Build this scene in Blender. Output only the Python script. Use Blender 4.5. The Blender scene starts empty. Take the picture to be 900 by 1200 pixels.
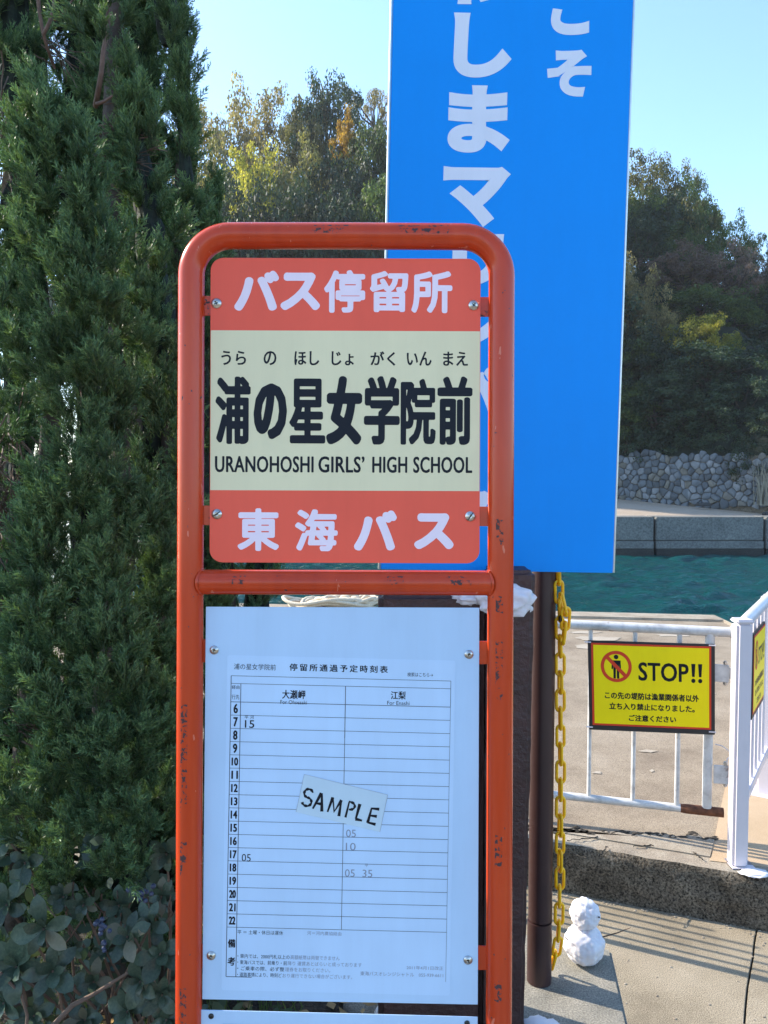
import bpy, bmesh, math, random
import numpy as np
from mathutils import Vector, Matrix, geometry, noise

# ------------------------------------------------------------------ camera, world, sun, exposure
S = bpy.context.scene
COL = S.collection
R = math.radians
EYE = Vector((0, 0, 1.5)); PITCH = R(2.7); F = 924.0
cam_d = bpy.data.cameras.new("camera"); cam = bpy.data.objects.new("camera", cam_d); COL.objects.link(cam)
cam_d.sensor_fit = 'VERTICAL'; cam_d.sensor_height = 24.0; cam_d.lens = F/1200*24.0
cam_d.clip_start = 0.05; cam_d.clip_end = 3000
cam.location = EYE; cam.rotation_euler = (math.pi/2-PITCH, 0, 0)
S.camera = cam
SUN_EL, SUN_DIR = 33.0, -25.0        # light travels towards +X, a little towards the camera
w = bpy.data.worlds.new("World"); S.world = w; w.use_nodes = True
nt = w.node_tree; bg = nt.nodes['Background']
sky = nt.nodes.new('ShaderNodeTexSky'); sky.sky_type = 'NISHITA'; sky.sun_disc = False
sky.sun_elevation = R(SUN_EL)
ld = Vector((math.cos(R(SUN_DIR))*math.cos(R(SUN_EL)), math.sin(R(SUN_DIR))*math.cos(R(SUN_EL)), -math.sin(R(SUN_EL))))
sky.sun_rotation = math.atan2(-ld.x, -ld.y)
sky.air_density = 1.0; sky.dust_density = 0.6; sky.ozone_density = 1.4; sky.altitude = 0
tint = nt.nodes.new('ShaderNodeMix'); tint.data_type = 'RGBA'; tint.blend_type = 'MULTIPLY'; tint.inputs[0].default_value = 1
tint.inputs[7].default_value = (.82, .95, 1.03, 1); nt.links.new(sky.outputs[0], tint.inputs[6]); nt.links.new(tint.outputs[2], bg.inputs[0]); bg.inputs[1].default_value = 0.15
sun_d = bpy.data.lights.new("sun", 'SUN'); sun_d.energy = 3.6; sun_d.angle = R(0.5); sun_d.color = (1.0, 0.90, 0.76)
sun = bpy.data.objects.new("sun", sun_d); COL.objects.link(sun)
sun.rotation_euler = ld.to_track_quat('-Z', 'Y').to_euler()
S.view_settings.view_transform = 'Standard'; S.view_settings.look = 'None'
S.view_settings.exposure = 1.5; S.view_settings.gamma = 1.0
S.render.engine = 'CYCLES'
S.cycles.max_bounces = 8; S.cycles.transparent_max_bounces = 8

# ------------------------------------------------------------------ pixel <-> place helpers
CR = Vector((1, 0, 0)); CF = Vector((0, math.cos(PITCH), -math.sin(PITCH))); CU = Vector((0, math.sin(PITCH), math.cos(PITCH)))
def ray(x, y): return CR*((x-450)/F) + CU*((600-y)/F) + CF
def at_y(x, y, Y):
    r = ray(x, y); return EYE + r*(Y/r.y)
def at_z(x, y, z):
    r = ray(x, y); return EYE + r*((z-EYE.z)/r.z)
class Plane:
    def __init__(s, O, U, V):
        s.O = Vector(O); s.U = Vector(U).normalized(); s.V = Vector(V).normalized(); s.N = s.U.cross(s.V)  # N faces the camera
        if s.N.dot(EYE-s.O) < 0: s.N = -s.N
    def px(s, x, y, n=0.0):
        r = ray(x, y); O = s.O + s.N*n
        t = (O-EYE).dot(s.N)/r.dot(s.N)
        return EYE + r*t

# ------------------------------------------------------------------ mesh builder
W0 = {}                                   # world base of each thing
class MB:
    def __init__(s): s.v = []; s.f = []; s.m = []
    def add(s, vs, fs, mi=0):
        o = len(s.v); s.v += [Vector(p) for p in vs]; s.f += [tuple(i+o for i in f) for f in fs]; s.m += [mi]*len(fs)
    def box(s, c, size, rot=None, mi=0, taper=1.0):
        x, y, z = [a/2 for a in size]
        vs = [Vector((sx*x*(taper if sz > 0 else 1), sy*y*(taper if sz > 0 else 1), sz*z)) for sz in (-1, 1) for sy in (-1, 1) for sx in (-1, 1)]
        if rot: vs = [rot @ p for p in vs]
        s.add([Vector(c)+p for p in vs], [(0,2,3,1), (4,5,7,6), (0,1,5,4), (2,6,7,3), (0,4,6,2), (1,3,7,5)], mi)
    def tube(s, pts, r, n=12, caps=True, mi=0, closed=False):
        pts = [Vector(p) for p in pts]; rs = r if isinstance(r, (list, tuple)) else [r]*len(pts)
        k = len(pts); rings = []; up = None
        for i in range(k):
            if closed: t = pts[(i+1) % k]-pts[i-1]
            else: t = pts[min(i+1, k-1)]-pts[max(i-1, 0)]
            t.normalize()
            if up is None:
                up = Vector((0, 0, 1)) if abs(t.z) < .9 else Vector((0, 1, 0))
            a = t.cross(up).normalized(); b = a.cross(t).normalized(); up = b
            rings.append([pts[i]+(a*math.cos(q)+b*math.sin(q))*rs[i] for q in [2*math.pi*j/n for j in range(n)]])
        vs = [p for rg in rings for p in rg]; fs = []
        for i in range(k if closed else k-1):
            for j in range(n):
                i2 = (i+1) % k
                fs.append((i*n+j, i*n+(j+1) % n, i2*n+(j+1) % n, i2*n+j))
        if caps and not closed:
            fs.append(tuple(range(n-1, -1, -1))); fs.append(tuple((k-1)*n+j for j in range(n)))
        s.add(vs, fs, mi)
    def prism(s, poly, nrm, t, mi=0):           # poly: world points; thickness t along nrm
        k = len(poly); a = [Vector(p) for p in poly]; b = [p+nrm*t for p in a]
        s.add(a+b, [tuple(range(k)), tuple(range(2*k-1, k-1, -1))]+[(i, k+i, k+(i+1) % k, (i+1) % k) for i in range(k)], mi)
    def build(s, name, mat, parent=None, smooth=30, bevel=0, bseg=2, fixn=True):
        W = W0.get(parent.name, Vector()) if parent else Vector()
        me = bpy.data.meshes.new(name); me.from_pydata([tuple(p-W) for p in s.v], [], s.f)
        mats = mat if isinstance(mat, (list, tuple)) else [mat]
        for m in mats: me.materials.append(m)
        if len(mats) > 1: me.polygons.foreach_set('material_index', s.m)
        if fixn or bevel:
            bm = bmesh.new(); bm.from_mesh(me)
            if bevel:
                es = [e for e in bm.edges if len(e.link_faces) == 2 and e.calc_face_angle() > R(35)]
                bmesh.ops.bevel(bm, geom=es, offset=bevel, segments=bseg, affect='EDGES', clamp_overlap=True)
            if fixn: bmesh.ops.recalc_face_normals(bm, faces=bm.faces)
            bm.to_mesh(me); bm.free()
        return put(name, me, parent, smooth)
def put(name, me, parent=None, smooth=30):
    if smooth:
        me.polygons.foreach_set('use_smooth', [True]*len(me.polygons)); me.set_sharp_from_angle(angle=R(smooth))
    me.update()
    o = bpy.data.objects.new(name, me); COL.objects.link(o)
    if parent: o.parent = parent; W0[o.name] = W0.get(parent.name, Vector())
    else: W0[o.name] = Vector()
    return o
def np_mesh(name, V, Fc, mats, parent=None, mi=None, smooth=False, k=3):
    V = np.asarray(V, dtype=np.float32); Fc = np.asarray(Fc, dtype=np.int32)
    if parent is not None:
        V = V - np.array(W0.get(parent.name, Vector()), dtype=np.float32)
    me = bpy.data.meshes.new(name); me.vertices.add(len(V)); me.vertices.foreach_set('co', V.ravel())
    me.loops.add(len(Fc)*k); me.loops.foreach_set('vertex_index', Fc.ravel())
    me.polygons.add(len(Fc)); me.polygons.foreach_set('loop_start', np.arange(0, len(Fc)*k, k, dtype=np.int32))
    for m in mats: me.materials.append(m)
    if mi is not None: me.polygons.foreach_set('material_index', np.asarray(mi, dtype=np.int32))
    me.polygons.foreach_set('use_smooth', np.full(len(Fc), smooth)); me.update(calc_edges=True); me.validate()
    return me
def thing(name, label, cat, loc=(0, 0, 0), group=None):
    o = bpy.data.objects.new(name, None); COL.objects.link(o); o.location = loc; o.empty_display_size = .1
    W0[o.name] = Vector(loc); return tag(o, label, cat, group)
def tag(o, label, cat, group=None):
    o['label'] = label; o['category'] = cat
    if group: o['group'] = group
    return o
def struct(o): o['kind'] = 'structure'; return o
def stuff(o): o['kind'] = 'stuff'; return o

# ------------------------------------------------------------------ materials
class NT:
    def __init__(s, name):
        s.m = bpy.data.materials.new(name); s.m.use_nodes = True; s.t = s.m.node_tree; s.b = s.t.nodes['Principled BSDF']
    def n(s, typ, **kw):
        x = s.t.nodes.new(typ)
        for k, v in kw.items():
            if k in ('op',): x.operation = v
            elif k == 'i':
                for a, b in v.items():
                    if isinstance(b, bpy.types.NodeSocket): s.t.links.new(b, x.inputs[a])
                    else: x.inputs[a].default_value = b
            else: setattr(x, k, v)
        return x
    def co(s, scale=(1, 1, 1), kind='Object'):
        tc = s.n('ShaderNodeTexCoord'); mp = s.n('ShaderNodeMapping', i={0: tc.outputs[kind]}); mp.inputs['Scale'].default_value = scale
        return mp.outputs[0]
    def noise(s, scale, co=None, detail=4, rough=.6, dist=0):
        return s.n('ShaderNodeTexNoise', i={'Vector': co or s.co(), 'Scale': scale, 'Detail': detail, 'Roughness': rough, 'Distortion': dist}).outputs[0]
    def ramp(s, fac, stops):
        r = s.n('ShaderNodeValToRGB', i={0: fac}); e = r.color_ramp.elements
        while len(e) < len(stops): e.new(.5)
        for q, (p, c) in zip(e, stops):
            q.position = p; q.color = (c[0], c[1], c[2], 1) if not isinstance(c, (int, float)) else (c, c, c, 1)
        return r.outputs[0]
    def mix(s, fac, a, b, blend='MIX'):
        x = s.n('ShaderNodeMix', data_type='RGBA', blend_type=blend)
        for sock, v in ((x.inputs[0], fac), (x.inputs[6], a), (x.inputs[7], b)):
            if isinstance(v, bpy.types.NodeSocket): s.t.links.new(v, sock)
            elif isinstance(v, (tuple, list)): sock.default_value = (v[0], v[1], v[2], 1)
            else: sock.default_value = v
        return x.outputs[2]
    def math(s, op, a, b=0.0, c=0.0, clamp=False):
        x = s.n('ShaderNodeMath', operation=op, use_clamp=clamp)
        for i, v in enumerate((a, b, c)):
            if isinstance(v, bpy.types.NodeSocket): s.t.links.new(v, x.inputs[i])
            else: x.inputs[i].default_value = v
        return x.outputs[0]
    def set(s, **kw):
        for k, v in kw.items():
            k = {'color': 'Base Color', 'rough': 'Roughness', 'metal': 'Metallic', 'sss': 'Subsurface Weight'}.get(k, k)
            if isinstance(v, bpy.types.NodeSocket): s.t.links.new(v, s.b.inputs[k])
            elif isinstance(v, (tuple, list)) and len(v) == 3 and k not in ('Subsurface Radius',): s.b.inputs[k].default_value = (*v, 1)
            else: s.b.inputs[k].default_value = v
        return s
    def bump(s, h, strength=.3, dist=.01):
        b = s.n('ShaderNodeBump', i={'Height': h, 'Strength': strength, 'Distance': dist}); s.t.links.new(b.outputs[0], s.b.inputs['Normal']); return s

def simple(name, col, rough=.5, metal=0, var=.12, scale=6, bump=0, bscale=60, bdist=.002, spec=.5):
    q = NT(name); c = q.noise(scale)
    d = tuple(max(0, a*(1-var)) for a in col); e = tuple(min(1, a*(1+var)) for a in col)
    q.set(color=q.ramp(c, [(.3, d), (.7, e)]), rough=rough, metal=metal); q.b.inputs['Specular IOR Level'].default_value = spec
    if bump: q.bump(q.noise(bscale), bump, bdist)
    return q.m
def concrete(name, stops, scale=1.5, grain=250, bump=.5, bdist=.003, speck=.5, rough=.9):
    q = NT(name); co = q.co()
    big = q.noise(scale, co, 6, .65); gr = q.noise(grain, co, 3, .7)
    base = q.ramp(big, stops)
    v = q.ramp(gr, [(.35, 1-speck), (.62, 1.0+speck*.4)])
    q.set(color=q.mix(1.0, base, v, 'MULTIPLY'), rough=rough)
    h = q.math('ADD', q.math('MULTIPLY', gr, .5), big); q.bump(h, bump, bdist)
    q.b.inputs['Specular IOR Level'].default_value = .25
    return q.m
M = {}
M['asphalt'] = concrete('asphalt_worn', [(.3, (.21, .165, .12)), (.5, (.29, .235, .172)), (.7, (.35, .29, .22))], 2.6, 260, .6, .004, .55)
M['pavement'] = concrete('pavement_speckled', [(.25, (.20, .165, .115)), (.5, (.33, .275, .195)), (.75, (.42, .355, .26))], 3, 290, .8, .004, .75)
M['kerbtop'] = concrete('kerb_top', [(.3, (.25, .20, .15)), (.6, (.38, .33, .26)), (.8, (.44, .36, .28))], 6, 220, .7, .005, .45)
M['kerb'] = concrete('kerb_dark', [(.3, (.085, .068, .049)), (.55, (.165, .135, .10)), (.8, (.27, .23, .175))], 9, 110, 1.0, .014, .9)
M['plinth'] = concrete('plinth_concrete', [(.3, (.20, .19, .16)), (.6, (.29, .27, .225)), (.8, (.35, .32, .27))], 12, 200, .7, .004, .5)
M['sand'] = concrete('sandy_path', [(.3, (.40, .29, .18)), (.7, (.50, .37, .25))], 4, 250, .4, .003, .25)
M['quaywall'] = concrete('quay_wall', [(.3, (.14, .145, .14)), (.6, (.195, .20, .19)), (.8, (.25, .255, .235))], .9, 14, .6, .02, .35)
M['quaywet'] = concrete('quay_wall_wet', [(.3, (.022, .024, .024)), (.7, (.045, .045, .042))], 2, 20, .6, .02, .4, .5)
M['quaytop'] = concrete('quay_top', [(.3, (.34, .27, .20)), (.7, (.42, .345, .27))], .3, 12, .2, .01, .12)
M['soil'] = concrete('soil', [(.3, (.03, .025, .018)), (.7, (.07, .055, .04))], 8, 80, 1, .02, .6)
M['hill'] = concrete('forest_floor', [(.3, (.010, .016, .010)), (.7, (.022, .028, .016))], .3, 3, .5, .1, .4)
M['patch'] = concrete('pale_patch', [(.3, (.33, .28, .22)), (.7, (.42, .37, .30))], 6, 200, .3, .002, .3)
M['crack'] = concrete('crack_filler', [(.3, (.035, .03, .025)), (.7, (.08, .07, .055))], 40, 200, .8, .003, .5)

def orange_mat():
    q = NT('orange_enamel'); co = q.co()
    big = q.noise(3, q.co((1, 1, .35)), 3); fine = q.noise(40, q.co((1, 1, .12)), 4)
    base = q.ramp(q.math('ADD', q.math('MULTIPLY', big, .6), q.math('MULTIPLY', fine, .4)), [(.3, (.44, .036, .009)), (.55, (.57, .055, .012)), (.75, (.64, .095, .022))])
    g = q.n('ShaderNodeNewGeometry'); dt = q.n('ShaderNodeVectorMath', operation='DOT_PRODUCT', i={0: g.outputs['Normal']}); dt.inputs[1].default_value = Vector((-.22, -.96, .15)).normalized()
    line = q.math('GREATER_THAN', dt.outputs['Value'], .955)
    dt2 = q.n('ShaderNodeVectorMath', operation='DOT_PRODUCT', i={0: g.outputs['Normal']}); dt2.inputs[1].default_value = Vector((.35, -.75, .5)).normalized()
    line2 = q.math('GREATER_THAN', dt2.outputs['Value'], .93)
    ch = q.noise(160, co, 3, .6, .4); zone = q.noise(9, co, 2)
    chip = q.math('MULTIPLY', q.math('GREATER_THAN', ch, .535), q.math('GREATER_THAN', zone, .565))
    chip = q.math('MULTIPLY', chip, q.math('MAXIMUM', line, line2))
    tiny = q.math('GREATER_THAN', q.noise(110, co, 2), .735)
    chip = q.math('MAXIMUM', chip, tiny)
    pale = q.math('GREATER_THAN', q.noise(70, q.co((1, 1, .3)), 3), .70)
    pale = q.math('MULTIPLY', pale, .45)
    col = q.mix(pale, base, (.75, .30, .20))
    q.set(color=q.mix(chip, col, (.07, .035, .035)), rough=q.math('ADD', .22, q.math('MULTIPLY', chip, .6)))
    q.b.inputs['Specular IOR Level'].default_value = .35; q.b.inputs['Coat Weight'].default_value = .12; q.b.inputs['Coat Roughness'].default_value = .12
    q.bump(q.math('SUBTRACT', q.math('MULTIPLY', fine, .25), q.math('MULTIPLY', chip, .8)), .35, .0012)
    return q.m
M['orange'] = orange_mat()
def vinyl(name, col, rough=.35, var=.07):
    q = NT(name); a = q.math('ADD', q.math('MULTIPLY', q.noise(5, None, 3), .6), q.math('MULTIPLY', q.noise(26, q.co((1, 1, .12)), 4, .7), .4))
    q.set(color=q.ramp(a, [(.3, tuple(c*(1-var) for c in col)), (.7, tuple(min(1, c*(1+var)) for c in col))]), rough=q.math('ADD', rough-.06, q.math('MULTIPLY', a, .15)))
    q.bump(a, .05, .002); q.b.inputs['Specular IOR Level'].default_value = .18; return q.m
M['coral'] = vinyl('coral_vinyl', (.90, .122, .075))
M['cream'] = vinyl('cream_vinyl', (.80, .70, .45))
M['lilac'] = vinyl('white_vinyl', (.90, .74, .82), .45)
M['ink'] = vinyl('black_print', (.010, .011, .018), .4)
M['ink2'] = vinyl('faded_print', (.26, .29, .37), .5)
M['inkgrey'] = vinyl('grey_print', (.08, .09, .12), .5)
M['white'] = vinyl('white_board', (.49, .65, .85), .28)  # white plastic with the blue of the open shade mixed into its colour
M['paper'] = vinyl('timetable_paper', (.53, .69, .90), .3)  # paper tone carries the same blue shade
M['tape'] = vinyl('cut_label', (.66, .80, .90), .3)
_m = M['tape']; _t = _m.node_tree; _tr = _t.nodes.new('ShaderNodeBsdfTransparent'); _mx = _t.nodes.new('ShaderNodeMixShader'); _mx.inputs[0].default_value = .80
_t.links.new(_tr.outputs[0], _mx.inputs[1]); _t.links.new(_t.nodes['Principled BSDF'].outputs[0], _mx.inputs[2]); _t.links.new(_mx.outputs[0], _t.nodes['Material Output'].inputs[0])
M['tape_edge'] = vinyl('label_edge', (.40, .44, .50), .4)
M['blue'] = vinyl('blue_banner', (.002, .285, .85), .38, .03)
M['bluetext'] = vinyl('banner_white', (.74, .78, .88), .4)
M['alu'] = simple('aluminium_edge', (.62, .62, .60), .35, .8, .1, 20)
M['steel'] = simple('bolt_steel', (.55, .53, .50), .28, 1, .2, 200)
M['darksteel'] = simple('screw_recess', (.05, .045, .04), .5, .6)
M['brown'] = simple('brown_rough_paint', (.05, .022, .020), .5, 0, .25, 14, .9, 55, .006)
M['brownpole'] = simple('brown_pole_paint', (.046, .020, .019), .42, 0, .15, 10, .1, 90, .001)
M['chain'] = simple('yellow_plastic', (1.0, .50, .004), .38, 0, .05, 30)
M['chain'].node_tree.nodes['Principled BSDF'].inputs['Subsurface Weight'].default_value = .5; M['chain'].node_tree.nodes['Principled BSDF'].inputs['Subsurface Radius'].default_value = (.02, .012, .002); M['chain'].node_tree.nodes['Principled BSDF'].inputs['Subsurface Scale'].default_value = .6
M['yellow'] = vinyl('yellow_sign', (.98, .76, .008), .35)
M['red'] = vinyl('red_print', (.68, .06, .025), .4)
M['signblack'] = simple('black_frame', (.02, .02, .022), .5)
M['whitepaint'] = simple('white_enamel', (.66, .61, .65), .3, 0, .03, 8, .1, 120, .0008)
def galv():
    q = NT('galvanised_weathered'); co = q.co()
    a = q.noise(14, co, 5, .7); r = q.noise(5.5, co, 4, .7)
    base = q.ramp(a, [(.3, (.38, .37, .36)), (.5, (.58, .57, .56)), (.7, (.70, .69, .67))])
    rm = q.ramp(r, [(.60, 0), (.66, 1)])
    q.set(color=q.mix(rm, base, (.16, .065, .025)), rough=.6, metal=.15); q.bump(a, .3, .002); return q.m
M['galv'] = galv()
M['rust'] = simple('rusted_steel', (.15, .055, .025), .8, .1, .5, 40, .8, 120, .003)
def snow():
    q = NT('snow'); a = q.noise(30, None, 5, .6)
    q.set(color=q.ramp(a, [(.3, (.66, .64, .68)), (.7, (.72, .70, .73))]), rough=.6, sss=.35); q.b.inputs['Subsurface Radius'].default_value = (.03, .03, .035)
    q.b.inputs['Subsurface Scale'].default_value = .6
    q.bump(q.math('ADD', a, q.math('MULTIPLY', q.noise(220, None, 3), .25)), .15, .003); return q.m
M['snow'] = snow()
M['rope'] = simple('pale_rope', (.62, .52, .38), .8, 0, .2, 60, .5, 200, .003)
M['twig'] = simple('dead_twig', (.13, .085, .06), .8, 0, .35, 20, .4, 80, .002)
M['bark'] = simple('bark', (.07, .05, .038), .85, 0, .4, 6, .8, 20, .02)
M['pinkbark'] = simple('juniper_bark', (.14, .085, .062), .8, 0, .35, 30, .6, 90, .004)
M['berry'] = simple('blue_berry', (.035, .05, .095), .45, 0, .3, 60)
def water():
    q = NT('sea_water'); 
    q.set(color=(.0, .046, .044), rough=.03); q.b.inputs['IOR'].default_value = 1.4
    tc = q.co((1, 1.9, 1)); a = q.noise(5, tc, 4, .62, .8); b = q.noise(12, tc, 3, .6, .5)
    q.bump(q.math('ADD', a, q.math('MULTIPLY', b, .4)), 1.0, .05); return q.m
M['water'] = water()
def leafmat(name, c0, c1, c2, trans=.35, scale=.8, rnd=0.25, rough=.55, clump=.35):
    q = NT(name); oi = q.n('ShaderNodeObjectInfo'); g = q.n('ShaderNodeNewGeometry')
    a = q.noise(scale, None, 3, .6)
    f = q.math('ADD', q.math('MULTIPLY', a, 1-clump), q.math('MULTIPLY', g.outputs['Random Per Island'], clump))
    col = q.ramp(f, [(.28, c0), (.5, c1), (.72, c2)])
    if rnd:
        hs = q.n('ShaderNodeHueSaturation', i={'Color': col, 'Value': q.math('ADD', 1-rnd, q.math('MULTIPLY', oi.outputs['Random'], 2*rnd))}); col = hs.outputs[0]
    q.set(color=col, rough=rough); q.b.inputs['Specular IOR Level'].default_value = .3
    tr = q.n('ShaderNodeBsdfTranslucent', i={0: q.mix(1.0, col, (1.5, 1.5, .7), 'MULTIPLY')}); mx = q.n('ShaderNodeMixShader', i={0: trans, 1: q.b.outputs[0], 2: tr.outputs[0]})
    q.t.links.new(mx.outputs[0], q.t.nodes['Material Output'].inputs[0]); return q.m
M['inner'] = simple('shade_core', (.010, .017, .010), .9, 0, .8, 60)  # near-black tone standing in for shade deep in the juniper
M['juniper'] = leafmat('juniper_needles', (.038, .078, .040), (.066, .120, .054), (.110, .170, .064), .25, 5, 0, .5, .45)
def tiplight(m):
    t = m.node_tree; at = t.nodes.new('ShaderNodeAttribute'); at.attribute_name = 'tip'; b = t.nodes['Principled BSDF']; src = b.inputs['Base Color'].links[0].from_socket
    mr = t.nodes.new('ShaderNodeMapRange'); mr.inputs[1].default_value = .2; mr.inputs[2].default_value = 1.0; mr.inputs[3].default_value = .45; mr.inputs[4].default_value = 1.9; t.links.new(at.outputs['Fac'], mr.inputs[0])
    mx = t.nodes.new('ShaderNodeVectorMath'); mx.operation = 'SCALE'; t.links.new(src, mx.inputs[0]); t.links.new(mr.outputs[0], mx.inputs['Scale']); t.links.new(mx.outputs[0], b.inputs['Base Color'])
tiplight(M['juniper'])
M['shrubleaf'] = leafmat('shrub_leaf', (.030, .052, .036), (.050, .078, .052), (.08, .11, .068), .12, 12, .3, .25, .3)
M['shrubleaf2'] = leafmat('shrub_leaf_pale', (.12, .13, .09), (.15, .15, .10), (.18, .17, .12), .2, 12, .2, .4, .3)
K = {}
K['olive'] = leafmat('olive_leaves', (.05, .06, .03), (.12, .125, .055), (.25, .22, .09), .45, 5.5, .25, .55, .22)
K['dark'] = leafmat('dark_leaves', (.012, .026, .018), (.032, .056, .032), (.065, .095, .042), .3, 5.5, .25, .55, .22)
K['green'] = leafmat('green_leaves', (.03, .055, .022), (.07, .11, .038), (.15, .19, .05), .4, 5.5, .25, .55, .22)
K['tan'] = leafmat('tan_leaves', (.09, .085, .045), (.22, .19, .10), (.42, .33, .16), .45, 5.5, .25, .55, .22)
K['purple'] = leafmat('brown_leaves', (.09, .065, .062), (.17, .12, .11), (.28, .18, .12), .3, 5.5, .25, .55, .22)
K['yellow'] = leafmat('yellow_leaves', (.11, .12, .03), (.30, .29, .06), (.52, .46, .09), .5, 5.5, .25, .55, .22)
K['orange'] = leafmat('orange_leaves', (.16, .09, .015), (.33, .20, .025), (.50, .32, .04), .5, 5.5, .25, .55, .22)

# ------------------------------------------------------------------ lettering
_tc = {}
def text_mesh(s, sp=1.0, off=0.0, ru=3):
    if off > .04: ru = 10
    k = (s, sp, off)
    if k not in _tc:
        cu = bpy.data.curves.new('t', 'FONT'); cu.body = s; cu.resolution_u = ru; cu.space_character = sp; cu.offset = off
        ob = bpy.data.objects.new('t', cu); COL.objects.link(ob)
        me = bpy.data.meshes.new_from_object(ob.evaluated_get(bpy.context.evaluated_depsgraph_get()))
        V = np.array([v.co[:2] for v in me.vertices]); Fc = [tuple(p.vertices) for p in me.polygons]
        bpy.data.objects.remove(ob); bpy.data.curves.remove(cu); bpy.data.meshes.remove(me); _tc[k] = (V, Fc)
    return _tc[k]
def fit(mb, s, x0, x1, y0, y1, P, n, sp=1.0, off=0.0, mi=0, skew=None):
    """lettering s filling the box x0..x1, y0 (top)..y1 (bottom) on plane P, n metres proud"""
    V, Fc = text_mesh(s, sp, off); a = V.min(0); b = V.max(0); d = np.maximum(b-a, 1e-6)
    pts = []
    for p in V:
        u = (p[0]-a[0])/d[0]; v = (p[1]-a[1])/d[1]; x = x0+u*(x1-x0); y = y1-v*(y1-y0)
        if skew: x, y = skew(x, y)
        pts.append(P.px(x, y, n))
    mb.add(pts, Fc, mi)
def rounded_outline(s, tw, th, er, di, res=4, sp=1.0):
    """thick round-ended lettering: rasterise, thin by er, thicken by di (in target pixels), trace; returns mesh in 0..1 box"""
    V, Fc = text_mesh(s, sp); a = V.min(0); b = V.max(0)
    e = di-er; pad = int((di+2)*res)+2; Wd = int(tw*res); Hd = int(th*res)
    iw = (tw-2*e)*res; ih = (th-2*e)*res
    P = (V-a)/(b-a)*np.array([iw, ih])+pad
    G = np.zeros((int(ih)+2*pad+2, int(iw)+2*pad+2), bool)
    for f in Fc:
        for k in range(1, len(f)-1):
            t = P[[f[0], f[k], f[k+1]]]; x0, y0 = np.floor(t.min(0)).astype(int); x1, y1 = np.ceil(t.max(0)).astype(int)+1
            X, Y = np.meshgrid(np.arange(x0, x1), np.arange(y0, y1))
            d = lambda p, q: (q[0]-p[0])*(Y-p[1])-(q[1]-p[1])*(X-p[0])
            s0, s1, s2 = d(t[0], t[1]), d(t[1], t[2]), d(t[2], t[0])
            G[y0:y1, x0:x1] |= ((s0 >= -1e-6) & (s1 >= -1e-6) & (s2 >= -1e-6)) | ((s0 <= 1e-6) & (s1 <= 1e-6) & (s2 <= 1e-6))
    def dil(A, r):
        out = np.zeros_like(A); ri = int(math.ceil(r))
        for dy in range(-ri, ri+1):
            if abs(dy) > r: continue
            hw = int(round(math.sqrt(max(0, r*r-dy*dy))))
            c = np.cumsum(np.pad(A.astype(np.int32), ((0, 0), (hw+1, hw))), 1)
            row = (c[:, 2*hw+1:]-c[:, :-2*hw-1]) > 0
            if dy >= 0: out[dy:] |= row[:A.shape[0]-dy]
            else: out[:dy] |= row[-dy:]
        return out
    if er > 0: G = ~dil(~G, er*res)
    G = dil(G, di*res).astype(float)
    for _ in range(2):
        G = (np.roll(G, 1, 0)+G*2+np.roll(G, -1, 0))/4; G = (np.roll(G, 1, 1)+G*2+np.roll(G, -1, 1))/4
    # marching squares
    seg = {}; H, Wg = G.shape
    I = G > .5; code = I[:-1, :-1]*1+I[:-1, 1:]*2+I[1:, 1:]*4+I[1:, :-1]*8
    tab = {1: [(3, 0)], 2: [(0, 1)], 3: [(3, 1)], 4: [(1, 2)], 5: [(3, 0), (1, 2)], 6: [(0, 2)], 7: [(3, 2)], 8: [(2, 3)], 9: [(2, 0)], 10: [(0, 1), (2, 3)], 11: [(2, 1)], 12: [(1, 3)], 13: [(1, 0)], 14: [(0, 3)]}
    ys, xs = np.nonzero((code > 0) & (code < 15))
    def ep(e, x, y):
        if e == 0: return ('h', x, y)
        if e == 2: return ('h', x, y+1)
        if e == 3: return ('v', x, y)
        return ('v', x+1, y)
    for y, x in zip(ys, xs):
        for p, q in tab[code[y, x]]: seg[ep(p, x, y)] = ep(q, x, y)
    def pos(e):
        k, x, y = e
        if k == 'h': g0, g1 = G[y, x], G[y, x+1]; return (x+(.5-g0)/(g1-g0), y)
        g0, g1 = G[y, x], G[y+1, x]; return (x, y+(.5-g0)/(g1-g0))
    loops = []
    while seg:
        st, q = seg.popitem(); lp = [st]
        while q != st and q in seg: lp.append(q); q = seg.pop(q)
        pts = np.array([pos(e) for e in lp])
        if len(pts) < 12: continue
        keep = [0]; i = 0
        while i < len(pts)-1:          # greedy simplification
            j = min(i+2, len(pts)-1)
            while j < len(pts)-1 and j-i < 40:
                dd = pts[j+1]-pts[i]; L = np.hypot(*dd)+1e-9; m = pts[i+1:j+1]-pts[i]
                if np.abs(m[:, 0]*dd[1]-m[:, 1]*dd[0]).max()/L > .35: break
                j += 1
            keep.append(j); i = j
        loops.append(pts[keep[:-1]] if keep[-1] == len(pts)-1 and len(keep) > 4 else pts[keep])
    cu = bpy.data.curves.new('t', 'CURVE'); cu.dimensions = '2D'; cu.fill_mode = 'FRONT'
    for lp in loops:
        sp_ = cu.splines.new('POLY'); sp_.points.add(len(lp)-1); sp_.use_cyclic_u = True
        sp_.points.foreach_set('co', np.concatenate([lp, np.zeros((len(lp), 1)), np.ones((len(lp), 1))], 1).ravel())
    ob = bpy.data.objects.new('t', cu); COL.objects.link(ob)
    me = bpy.data.meshes.new_from_object(ob.evaluated_get(bpy.context.evaluated_depsgraph_get()))
    V2 = np.array([v.co[:2] for v in me.vertices]); F2 = [tuple(p.vertices) for p in me.polygons]
    bpy.data.objects.remove(ob); bpy.data.curves.remove(cu); bpy.data.meshes.remove(me)
    return V2, F2
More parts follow.
